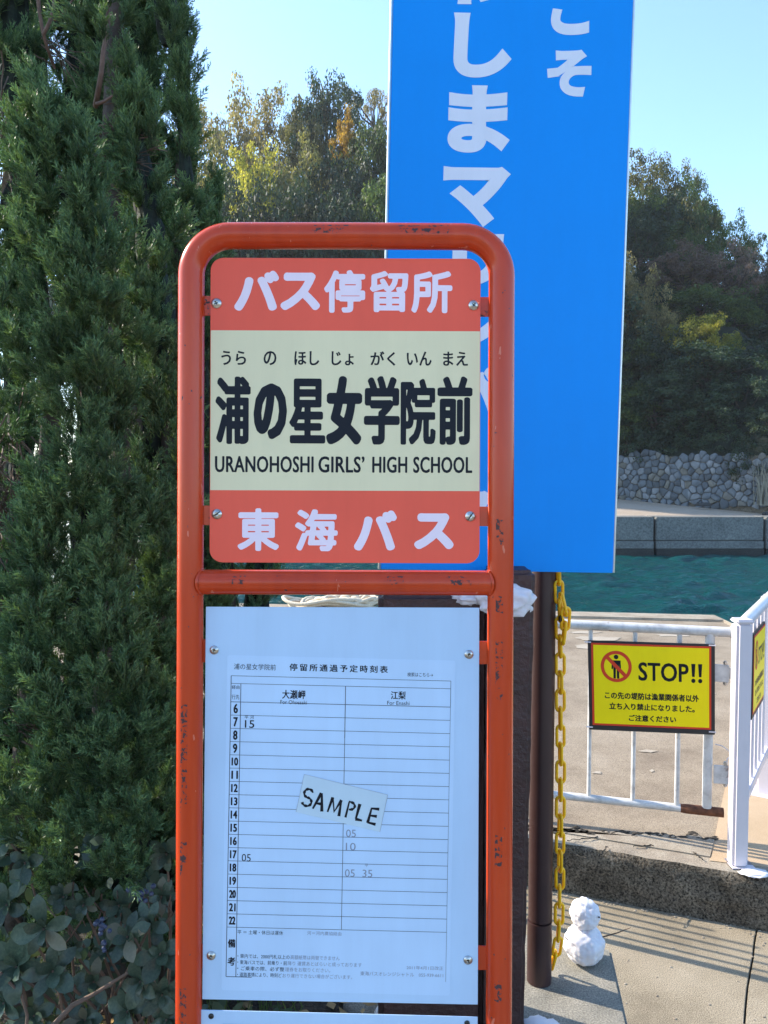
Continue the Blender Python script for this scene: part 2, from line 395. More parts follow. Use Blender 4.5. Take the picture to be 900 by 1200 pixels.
def rfit(mb, s, x0, x1, y0, y1, P, n, er, di, sp=1.0, res=4, skew=None):
    sk = skew or (lambda x, y: (x, y))
    V, Fc = rounded_outline(s, x1-x0, y1-y0, er, di, res, sp); a = V.min(0); b = V.max(0); d = b-a
    mb.add([P.px(*sk(x0+(p[0]-a[0])/d[0]*(x1-x0), y1-(p[1]-a[1])/d[1]*(y1-y0)), n) for p in V], Fc)

def rrect(x0, y0, x1, y1, r, k=6):
    out = []
    for cx, cy, a0 in ((x1-r, y0+r, -90), (x1-r, y1-r, 0), (x0+r, y1-r, 90), (x0+r, y0+r, 180)):
        for i in range(k+1):
            a = R(a0+90*i/k); out.append((cx+r*math.cos(a), cy+r*math.sin(a)))
    return out
def line(mb, P, n, x0, y0, x1, y1, wd=.5, mi=0):
    dx, dy = x1-x0, y1-y0; L = math.hypot(dx, dy); ox, oy = -dy/L*wd/2, dx/L*wd/2
    mb.add([P.px(x0+ox, y0+oy, n), P.px(x1+ox, y1+oy, n), P.px(x1-ox, y1-oy, n), P.px(x0-ox, y0-oy, n)], [(0, 1, 2, 3)], mi)
def ball(c, r, sub=2, seed=0, amp=.0, fr=3, sc=(1, 1, 1)):
    bm = bmesh.new(); bmesh.ops.create_icosphere(bm, subdivisions=sub, radius=1)
    vs = []
    for v in bm.verts:
        d = 1+amp*noise.noise(v.co*fr+Vector((seed*7.1, seed*3.3, 1)), noise_basis='PERLIN_NEW')+amp*.5*noise.noise(v.co*fr*2.7+Vector((seed, 9, 1)), noise_basis='PERLIN_NEW')
        vs.append(Vector(c)+Vector((v.co.x*sc[0], v.co.y*sc[1], v.co.z*sc[2]))*r*d)
    fs = [tuple(x.index for x in f.verts) for f in bm.faces]; bm.free(); return vs, fs

#==SETTING==
# levels: sidewalk plinth 0, lower pavement -0.30, quay deck -0.09, sea -1.6
ZP, ZQ, ZW = -.30, -.09, -1.6
# kerb line on the lower pavement
KL, KR = at_z(660, 1046, ZP), at_z(890, 1090, ZP)
kd = (KR-KL); kd.z = 0; kd.normalize(); kn = Vector((-kd.y, kd.x, 0))          # kn points away from the camera
def rough_sheet(name, mat, poly_fn, nu, nv, amp, seed=0, mi=None):
    pass
mb = MB()      # lower pavement: slabs either side of an open joint
J0, J1 = at_z(886, 1100, ZP), at_z(871, 1200, ZP); jd = (J1-J0).normalized()
a0 = J0-jd*.3; a1 = J0+jd*6
base = KL-kd*8
L = []
mb.add([Vector((-9, -4, ZP-.03)), Vector((9, -4, ZP-.03)), Vector((9, 6, ZP-.03)), Vector((-9, 6, ZP-.03))], [(0, 1, 2, 3)])
struct(mb.build('pavement_bed', M['crack'], fixn=False))
def topslab(name, poly, z, t, mat, bev=.006):
    mb = MB(); mb.prism([Vector((p[0], p[1], z-t)) for p in poly], Vector((0, 0, 1)), t); return struct(mb.build(name, mat, bevel=bev, smooth=40))
kfar = lambda s: KL+kd*s+kn*.02
gl = Vector((-jd.y, jd.x, 0))*.0028
if gl.x < 0: gl = -gl
Jk = J0-jd*((J0-KR).dot(kn)/jd.dot(kn)-.0)
def jagged(A, B, n, amp, seed):
    random.seed(seed); out = []
    d = (B-A); nn = Vector((-d.y, d.x, 0)).normalized()
    for i in range(n+1):
        out.append(A+d*(i/n)+nn*random.uniform(-amp, amp))
    return out
je = jagged(Jk, a1, 60, .004, 4)
topslab('lower_pavement', [kfar(-9), kfar(-9)-kn*7]+[p-gl for p in reversed(je)], ZP, .028, M['pavement'], .002)
topslab('lower_pavement', [p+gl for p in je]+[a1+Vector((7, 0, 0)), Jk+kd*7], ZP, .028, M['pavement'], .002)
# kerb: rough dark front, real step
def kerb():
    n = 150; mb = MB(); random.seed(2)
    L0 = KL-kd*3.5; LEN = (KR-KL).length+3.5+.06
    rows = 10; vs = []
    for i in range(n+1):
        s = LEN*i/n
        for j in range(rows+1):
            t = j/rows; z = ZP-.02+(ZQ-ZP+.02)*t
            p = L0+kd*s; d = noise.noise(Vector((s*14, z*26, 3)))*.009+noise.noise(Vector((s*50, z*60, 8)))*.0035
            rnd = .012*max(0, (t-.82)/.18)**2
            v = Vector((p.x, p.y, z))+kn*(d+rnd+.0)
            if j == rows: v.z += noise.noise(Vector((s*9, 1, 1)))*.004
            vs.append(v)
        p = L0+kd*s+kn*.12; vs.append(Vector((p.x, p.y, ZQ+.004)))
    k = rows+2; fs = [(i*k+j, (i+1)*k+j, (i+1)*k+j+1, i*k+j+1) for i in range(n) for j in range(rows+1)]
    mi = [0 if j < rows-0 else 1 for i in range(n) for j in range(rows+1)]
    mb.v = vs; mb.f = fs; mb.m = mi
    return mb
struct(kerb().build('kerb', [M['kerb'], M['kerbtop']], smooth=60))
# quay deck: sheet from the kerb to the water, with a raised edge beam
QL, QR = at_z(560, 716, ZQ), at_z(838, 723, ZQ)
qd = (QR-QL).normalized(); qn = Vector((-qd.y, qd.x, 0))
QC = at_z(868, 737, ZQ)
KE = KL+kd*((KR-KL).length+.06)
mb = MB()
deck = [KL-kd*9+kn*.11, KE+kn*.11, KE+kn*.11+kd*0.0, Vector((QC.x+1.2, QC.y-3.0, 0)), Vector((QC.x+.4, QC.y-.6, 0)), QC-qn*.35, QR-qn*.32, QR-qd*14-qn*.32, Vector((-14, 3, 0))]
mb.prism([Vector((p.x, p.y, ZQ-1.7)) for p in deck], Vector((0, 0, 1)), 1.7)
struct(mb.build('quay_deck', M['asphalt'], smooth=None))
mb = MB(); eb = [QR-qd*14-qn*.32, QR-qn*.32, QC-qn*.35, QC, QR, QR-qd*14]
mb.prism([Vector((p.x, p.y, ZQ-1.6)) for p in eb], Vector((0, 0, 1)), 1.625)
struct(mb.build('quay_edge', M['kerbtop'], bevel=.012))
# right-hand sandy strip beyond the railing
mb = MB(); p0 = at_z(846, 1012, ZQ); p1 = at_z(905, 930, ZQ)
sd = (at_z(845, 945, ZQ)-at_z(832, 1008, ZQ)).normalized()
A = at_z(832, 1010, ZQ)
mb.prism([Vector((p.x, p.y, ZQ)) for p in (A, KE+kn*.10, KE+kn*.1+kd*2.5, A+sd*5+kd*3.5, A+sd*3.2)], Vector((0, 0, 1)), .006)
struct(mb.build('sandy_path', M['sand'], smooth=None))
# broken strip just behind the kerb: cement skim with ragged edge, proud by 6 mm
mb = MB(); random.seed(5)
sk0 = at_z(600, 972, ZQ); sk1 = at_z(838, 984, ZQ)
back = []
for i in range(80):
    t = i/79; p = sk0.lerp(sk1, t); back.append(p+kn*(.045*noise.noise(Vector((t*14, 2, 0)))+.012*random.uniform(-1, 1)))
front = [KL-kd*.35+kn*.10, at_z(832, 1006, ZQ)]
front[1] = KL+kd*((front[1]-KL).dot(kd))+kn*.10
mb.prism([Vector((p.x, p.y, ZQ)) for p in back+[front[1], front[0]]], Vector((0, 0, 1)), .009)
struct(mb.build('cement_skim', M['kerbtop'], smooth=None))
mb = MB(); random.seed(8)    # crumbled crack debris and crack lines along the skim
for i in range(240):
    t = random.random(); p = sk0.lerp(sk1, t)+kn*(.045*noise.noise(Vector((t*14, 2, 0)))+random.gauss(0, .012)); s_ = random.uniform(.004, .014)
    v, f = ball((p.x, p.y, ZQ+.004), s_, 1, i, .5, 2, (1.6, .8, .6)); mb.add(v, f, 0)
stuff(mb.build('crack_rubble', M['crack'], smooth=None))
mb = MB(); random.seed(18)
for (x0, y0, x1, y1) in ((690, 1006, 662, 998), (664, 985, 700, 981), (742, 992, 765, 990), (812, 998, 824, 1008), (700, 1004, 712, 992)):
    A0 = at_z(x0, y0, ZQ+.011); B0 = at_z(x1, y1, ZQ+.011); pts = [A0.lerp(B0, i/10)+Vector((random.uniform(-.004, .004), random.uniform(-.008, .008), 0)) for i in range(11)]
    mb.tube(pts, [.0015+.002*random.random() for _ in pts], 4)
stuff(mb.build('crack_lines', M['crack'], smooth=None))
# pale worn patches on the deck
mb = MB(); random.seed(11)
for (x, y, wx, wy) in ((700, 748, 30, 3), (684, 757, 14, 3), (830, 812, 10, 2), (703, 826, 6, 2), (700, 905, 6, 2), (684, 741, 22, 1.5), (790, 744, 25, 2), (764, 903, 3, 1.5), (830, 738, 14, 1.5), (760, 880, 12, 2)):
    pl = []
    for i in range(14):
        a = 2*math.pi*i/14; k = random.uniform(.6, 1.15); p = at_z(x+wx*k*math.cos(a), y+wy*k*math.sin(a), ZQ+.004); pl.append(p)
    mb.add(pl, [tuple(range(14))])
stuff(mb.build('worn_paint_patches', M['patch'], fixn=True, smooth=None))
# near sidewalk plinth (top at z=0)
PC = at_z(716, 1112, 0); PE = at_z(736, 1200, 0); pd = (PE-PC).normalized()
mb = MB(); pp = [PC, PC+pd*3, PC+pd*3-Vector((6, 0, 0)), Vector((-6, PC.y+.9, 0)), Vector((-.9, PC.y+.55, 0))]
mb.prism([Vector((p.x, p.y, ZP-.02)) for p in pp], Vector((0, 0, 1)), -ZP+.02)
struct(mb.build('sidewalk_plinth', M['plinth'], bevel=.008))
mb = MB(); mb.add([Vector((-6, .2, .012)), Vector((-.12, .2, .012)), Vector((-.1, 1.6, .012)), Vector((-.12, 2.35, .012)), Vector((-.35, 2.9, .012)), Vector((-6, 3.2, .012))], [(0, 1, 2, 3, 4, 5)])
struct(mb.build('planting_soil', M['soil'], smooth=None))
# sea
rw = np.random.default_rng(3)
gx, gy = np.meshgrid(np.linspace(-9, 24, 331), np.linspace(7, 31, 301)); hz = np.zeros_like(gx)
for i in range(70):
    wl = .38*(1.018**i); th = rw.normal(1.5, .4); kx, ky = math.cos(th)*2*math.pi/wl, math.sin(th)*2*math.pi/wl
    hz += wl*.0125*np.sin(kx*gx+ky*gy+rw.uniform(0, 6.28)+.8*np.sin(gx*.7+i)+.6*np.sin(gy*.5+i*2))
edge = np.minimum(1, np.minimum(np.minimum(gx+9, 24-gx), np.minimum(gy-7, 31-gy))/1.5); hz *= np.clip(edge, 0, 1)
WV = np.stack([gx, gy, ZW+hz], 2).reshape(-1, 3); ii = np.arange(300)[:, None]*331+np.arange(330)[None]; ii = ii.ravel()
WF = np.stack([ii, ii+1, ii+332, ii+331], 1)
struct(put('sea', np_mesh('sea', WV, WF, [M['water']], k=4, smooth=True), smooth=None))
mb = MB()
for (x0, x1, y0, y1) in ((-600, -9, 3, 900), (24, 600, 3, 900), (-9, 24, 31, 900), (-9, 24, 3, 7)):
    mb.add([Vector((x0, y0, ZW)), Vector((x1, y0, ZW)), Vector((x1, y1, ZW)), Vector((x0, y1, ZW))], [(0, 1, 2, 3)])
struct(mb.build('sea', M['water'], fixn=False, smooth=None))
mb = MB(); mb.add([Vector((-900, -900, -4)), Vector((900, -900, -4)), Vector((900, 900, -4)), Vector((-900, 900, -4))], [(0, 1, 2, 3)])
struct(mb.build('ground', M['soil'], smooth=None))
mb = MB(); mb.prism([Vector((-14, 3, -3)), Vector((-5, 2.9, -3)), Vector((-5, -30, -3)), Vector((-60, -30, -3)), Vector((-60, 3, -3))], Vector((0, 0, 1)), 2.9)
mb.prism([Vector((-5, -3.9, -3)), Vector((60, -3.9, -3)), Vector((60, -30, -3)), Vector((-5, -30, -3))], Vector((0, 0, 1)), 2.9)
struct(mb.build('shore_ground', M['asphalt'], smooth=None))

# ---------------- far quay (thing: blocks as parts)
DQ = 30.0
fq = thing('far_quay', 'grey concrete quay across the water with a sunlit top and vertical joints', 'quay', at_y(800, 640, DQ))
zt = at_y(800, 606, DQ).z
xs = [x for x in (706, 768, 897, 1026, 1155, 1284)]
zmid = at_y(800, 634, DQ).z; zwet = at_y(800, 643, DQ).z
for a, b in zip(xs[:-1], xs[1:]):
    xa = at_y(a, 606, DQ).x+.045; xb = at_y(b, 606, DQ).x-.045
    mb = MB(); mb.box(((xa+xb)/2, DQ+.62, (zt+zmid)/2+.01), (xb-xa, 1.2, zt-zmid-.02)); mb.build('quay_block', M['quaywall'], fq, bevel=.03)
    mb = MB(); mb.box(((xa+xb)/2, DQ+.60, (zwet+zmid)/2), (xb-xa, 1.24, zmid-zwet)); mb.build('quay_block', M['quaywall'], fq, bevel=.02)
    mb = MB(); mb.box(((xa+xb)/2, DQ+.57, (zwet+ZW-1)/2), (xb-xa, 1.3, zwet-ZW+1-.001)); mb.build('wet_footing', M['quaywet'], fq, bevel=.02)
xa = at_y(707, 606, DQ).x; xe = at_y(1284, 606, DQ).x
mb = MB(); mb.box(((xa+xe)/2, DQ+1.3, (zt+ZW-1)/2-.05), (xe-xa-.2, 1.2, zt-ZW+1-.12)); mb.build('backing', M['quaywet'], fq)
# apron on top: sunlit sheet up to the wall line
WLa, WLb = at_y(560, 578, 47), at_y(930, 599, 36)
AP = [Vector((xa, DQ+.3, zt+.004)), Vector((xe, DQ+.3, zt+.004)), Vector((xe, 34, zt+.1)), at_y(930, 604, 35.6), at_y(700, 578, 44)+Vector((0, 1, 0)), Vector((xa-8, 50, 1.0))]
mb = MB(); mb.add(AP, [(0, 1, 2, 3, 4, 5)])
AP2 = [p-Vector((0, 0, 3)) for p in AP]
struct(mb.build('far_quay_apron', M['quaytop'], smooth=None))
# hidden ramp added left of the quay for its beige reflection in the water
mb = MB(); mb.prism([Vector((xa-14, DQ-1, ZW-1.2)), Vector((xa-.1, DQ-1, ZW-1.2)), Vector((xa-.1, 47, ZW-1.2)), Vector((xa-14, 47, ZW-1.2))], Vector((0, 0, 1)), .2)
mb.add([Vector((xa-14, DQ-1, ZW-1)), Vector((xa-.08, DQ-1, ZW-1)), Vector((xa-.08, 46, 1.6)), Vector((xa-14, 46, 1.6))], [(0, 1, 2, 3)])
struct(mb.build('reflected_ramp', M['quaytop'], smooth=None))
for i, (x, y, wpx) in enumerate(((765, 582.5, 13), (824, 591, 17), (900, 602, 12))):
    D_ = (41.5, 36.5, 33.6)[i]; c = at_y(x, y, D_); s_ = wpx/F*D_
    mb = MB(); mb.box(c, (s_, .35, .16), taper=.85)
    o = mb.build('wheel_stop', M['signblack'], bevel=.03)
    tag(o, ('dark wheel stop on the far quay nearest the blue banner', 'middle dark wheel stop on the sunlit far quay', 'dark wheel stop on the far quay at the right edge')[i], 'wheel stop', 'wheel stops on the far quay')

# ---------------- stone retaining wall: stones as parts, mortar behind
sw = thing('stone_wall', 'rounded rubble stone retaining wall below the wooded hill', 'wall', WLa)
wa, wb = at_y(540, 577, 48.5), at_y(1120, 604, 30.5); wa.z = 0; wb.z = 0
wu = (wb-wa).normalized(); WP = Plane(wa, wu, (0, 0, 1))
def stone_cells():
    random.seed(21)
    # irregular grid in wall coordinates (s along wall, z)
    s0 = (WP.px(712, 560)-wa).dot(wu); s1 = (WP.px(912, 560)-wa).dot(wu)
    zb = WP.px(720, 580).z-.6; ztop = WP.px(720, 533).z
    cs = .37; pts = []
    nr = int((ztop-zb)/(cs*.82))+3; nc = int((s1-s0)/cs)+3
    for j in range(-1, nr+1):
        for i in range(-1, nc+1):
            pts.append((s0+(i+.5*(j % 2))*cs+random.gauss(0, cs*.26), zb+j*cs*.82+random.gauss(0, cs*.22)))
    return pts, s0, s1, zb, ztop, cs
def wall_top(s): return None
pts, s0, s1, zb, ztop, cs = stone_cells()
topline = lambda s: (WP.px(720, 533).z)*(1-(s-s0)/(s1-s0))+(WP.px(900, 534).z)*((s-s0)/(s1-s0))+.12*math.sin(s*1.7)
shades = [simple('stone_%s' % nme, c, .85, 0, .22, 5, .8, 30, .02) for nme, c in (('grey', (.12, .135, .15)), ('pale', (.19, .20, .21)), ('dark', (.075, .085, .095)), ('warm', (.15, .14, .12)))]
cnt = 0; extra = MB()
for i, (s, z) in enumerate(pts):
    if z < zb+.1 or z > topline(s)+.05 or s < s0 or s > s1: continue
    poly = [(-.6, -.6), (.6, -.6), (.6, .6), (-.6, .6)]
    for (s2, z2) in pts:
        dx, dz = s2-s, z2-z; d2 = dx*dx+dz*dz
        if d2 < 1e-9 or d2 > 2.2: continue
        m = (d2**.5)/2; nx, nz = dx/(2*m), dz/(2*m); out = []
        for k in range(len(poly)):
            p, q = poly[k], poly[(k+1) % len(poly)]; dp = p[0]*nx+p[1]*nz-m; dq = q[0]*nx+q[1]*nz-m
            if dp <= 0: out.append(p)
            if dp*dq < 0: t = dp/(dp-dq); out.append((p[0]+(q[0]-p[0])*t, p[1]+(q[1]-p[1])*t))
        poly = out
        if len(poly) < 3: break
    if len(poly) < 3: continue
    ch = []
    for k in range(len(poly)):
        p, q = poly[k], poly[(k+1) % len(poly)]; ch += [(p[0]*.84+q[0]*.16, p[1]*.84+q[1]*.16), (p[0]*.16+q[0]*.84, p[1]*.16+q[1]*.84)]
    pr = random.uniform(.05, .13); rings = [(.95, 0), (.93, pr*.6), (.74, pr)]
    vs = []; n = len(ch)
    for sc_, d in rings: vs += [wa+wu*(s+a*sc_)+Vector((0, 0, z+b*sc_))+WP.N*d for a, b in ch]
    fs = [(r_*n+k, r_*n+(k+1) % n, (r_+1)*n+(k+1) % n, (r_+1)*n+k) for r_ in range(2) for k in range(n)]+[tuple(2*n+k for k in range(n))]
    if cnt < 298:
        mb = MB(); mb.add(vs, fs); mb.build('stone', random.choice(shades[:1]*3+shades[1:2]*2+shades[2:3]*2+shades[3:]), sw, smooth=50)
    else: extra.add(vs, fs)
    cnt += 1
if extra.v: stuff(extra.build('stones', shades[0], sw, smooth=50))
mb = MB(); L0 = wa-wu*3; L1 = wb
Hh = ztop+.05
for (p, q) in ((L0, L1),):
    mb.prism([Vector((p.x, p.y, -1)), Vector((q.x, q.y, -1)), Vector((q.x, q.y, Hh-.25)), Vector((p.x, p.y, Hh-.1))], -WP.N, .8)
mb.build('mortar', M['kerb'], sw)

mb = MB(); random.seed(61)      # grit and pebbles along the kerb foot and over the paving
for i in range(420):
    if i < 260: p = KL+kd*random.uniform(-.4, 1.1)-kn*abs(random.gauss(0, .03)); 
    else: p = Vector((random.uniform(.6, 1.7), random.uniform(2.3, 3.4), 0))
    v, f = ball((p.x, p.y, ZP+.001), random.choice((.0015, .002, .003, .005)), 1, i, .4, 2, (1.2, 1, .6)); mb.add(v, f)
stuff(mb.build('grit', M['kerbtop'], smooth=None, fixn=False))
#==HILL==
def skyline_z(xp):
    pts_ = [(-1400, 330), (-600, 300), (-100, 190), (200, 150), (450, 130), (600, 135), (735, 190), (820, 250), (900, 300), (1100, 350), (1500, 420)]
    xp = max(-1399, min(1499, xp))
    for (a, b), (c, d) in zip(pts_[:-1], pts_[1:]):
        if a <= xp <= c: return b+(d-b)*(xp-a)/(c-a)
def terr(X, Y):
    xp = 450+F*X/max(Y, 1)
    cap = (556-skyline_z(xp)-150)/F*60+1.5
    # distance behind the wall line
    t = (Vector((X, Y, 0))-wa).dot(-WP.N)
    z = ztop-.3+max(0, t-.3)*.95
    cap = max(2.5, cap)
    z = min(z, cap)+noise.noise(Vector((X*.15, Y*.15, 0)))*.8
    if t > 45: z -= (t-45)*.3
    return max(z, -3)
nx_, ny_ = 70, 40; vs = []; 
for j in range(ny_+1):
    for i in range(nx_+1):
        s = -60+150*i/nx_; t = .35+95*(j/ny_)**1.5
        p = wa+wu*(s-0)-WP.N*t
        vs.append(Vector((p.x, p.y, terr(p.x, p.y) if j else ztop-.35)))
fs = [(j*(nx_+1)+i, j*(nx_+1)+i+1, (j+1)*(nx_+1)+i+1, (j+1)*(nx_+1)+i) for j in range(ny_) for i in range(nx_)]
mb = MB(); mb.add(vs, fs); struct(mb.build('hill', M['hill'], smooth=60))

# ---------------- trees: variants share meshes; trunk with limbs + leafy crown
def tree_variant(seed, nclump, rc, leaf, nleaf, squash=1.0, shape='round', hollow=.35):
    rg = np.random.default_rng(seed); random.seed(seed)
    cl = []
    while len(cl) < nclump:
        p = rg.uniform(-1, 1, 3); r = np.linalg.norm(p)
        if r > 1 or r < hollow: continue
        if shape == 'cone':
            z = (p[2]+1)/2; lim = 1.05-z
            if math.hypot(p[0], p[1]) > lim: continue
        if shape == 'flat' and p[2] < -.2: continue
        cl.append(p)
    cl = np.array(cl); lump = 1+.22*np.sin(cl[:, 0]*4+seed)*np.cos(cl[:, 1]*5+seed*2)+rg.normal(0, .08, len(cl))
    cl = cl*lump[:, None]
    C = np.stack([cl[:, 0]*.5, cl[:, 1]*.5, .62+cl[:, 2]*.36*squash], 1)   # unit tree: width 1, height 1
    V = []; n = nclump*nleaf
    cc = np.repeat(C, nleaf, 0); rr = np.repeat(rg.uniform(.6, 1.25, nclump), nleaf)*rc
    d = rg.normal(0, 1, (n, 3)); d /= np.linalg.norm(d, axis=1)[:, None]
    pos = cc+d*(rr*rg.uniform(.25, 1, n)**.6)[:, None]*np.array([1, 1, .75])
    nrm = d+rg.normal(0, .7, (n, 3)); nrm[:, 2] += .5; nrm /= np.linalg.norm(nrm, axis=1)[:, None]
    t = np.cross(nrm, rg.normal(0, 1, (n, 3))); t /= np.linalg.norm(t, axis=1)[:, None]+1e-9; b = np.cross(nrm, t)
    sz = leaf*rg.uniform(.55, 1.3, n)[:, None]
    q = np.stack([pos-t*sz, pos+b*sz*.6, pos+t*sz, pos-b*sz*.6], 1).reshape(-1, 3)
    Fc = np.arange(n*4).reshape(-1, 4)
    crown = np_mesh('crown', q, Fc, [K['dark']], k=4)
    mb = MB(); tr = []
    top = .62
    ax = [Vector((.02*math.sin(i*2+seed), .02*math.cos(i*1.7), top*i/6)) for i in range(7)]
    mb.tube(ax, [.03*(1-.09*i) for i in range(7)], 7)
    for k in range(0, nclump, max(1, nclump//22)):
        e = Vector(C[k]); j = random.randint(2, 5); s_ = ax[j]; mid = s_.lerp(e, .5)+Vector((random.uniform(-.03, .03), random.uniform(-.03, .03), -.02))
        mb.tube([s_, mid, s_.lerp(e, .95)], [.013, .008, .003], 5, caps=False)
    W0['_'] = Vector()
    me = bpy.data.meshes.new('trunk'); me.from_pydata([tuple(p) for p in mb.v], [], mb.f); me.materials.append(M['bark'])
    me.polygons.foreach_set('use_smooth', [True]*len(me.polygons))
    return crown, me
VAR = {
 'dense': [tree_variant(s, 95, .115, .017, 120) for s in (1, 2, 3)],
 'loose': [tree_variant(s, 120, .085, .012, 110, hollow=.15) for s in (4, 5)],
 'cone': [tree_variant(6, 80, .09, .017, 110, shape='cone', hollow=0)],
 'sparse': [tree_variant(7, 34, .075, .012, 110, squash=.55, shape='flat')],
}
nvar = {k: 0 for k in VAR}
def tree(x, ytop, wpx, D, form, kind, label, squat=None, group='trees on the wooded hill'):
    top = at_y(x, ytop, D); zg = terr(top.x, D)
    H = max(3.0, top.z-zg+.3); wd = wpx/F*D*1.08
    H = min(H, wd*2.2); zg = top.z-H*1.0          # trunk base may be sunk a little in the slope
    v = VAR[form][nvar[form] % len(VAR[form])]; nvar[form] += 1
    t = thing('hill_tree', label, 'tree', (top.x, D, zg), group)
    t.scale = (wd, wd, H/1.0); t.rotation_euler.z = random.uniform(0, 6.28)
    c = bpy.data.objects.new('crown', v[0]); COL.objects.link(c); c.parent = t
    c.material_slots[0].link = 'OBJECT'; c.material_slots[0].material = K[kind]
    b = bpy.data.objects.new('trunk', v[1]); COL.objects.link(b); b.parent = t
    return t
random.seed(77)
FILL = [(x+random.uniform(-12, 12), y+random.uniform(-14, 14), random.uniform(60, 84), D+random.uniform(-1, 1), 'dense evergreen tree, %s from the left in the row %s' % (('1st', '2nd', '3rd', '4th', '5th', '6th')[k], rowd)) for (y, D, xs_), rowd in zip(((228, 54, (742, 780, 820)), (300, 51, (735, 772, 815, 850, 885, 920)), (345, 48, (745, 785, 820, 862, 900)), (395, 45, (740, 775, 812, 850, 888, 922)), (440, 42.5, (735, 800, 842, 915)), (480, 41, (770, 815, 875)), (200, 53, (240, 285, 330, 375, 420, 455)), (250, 50, (235, 280, 350, 430))), ('under the right skyline', 'behind the brown-leaved trees', 'beside the yellow-green topped tree', 'under the yellow-green topped tree', 'halfway down the right slope', 'just above the stone wall', 'behind the tan trees', 'just above the sign')) for k, x in enumerate(xs_)]
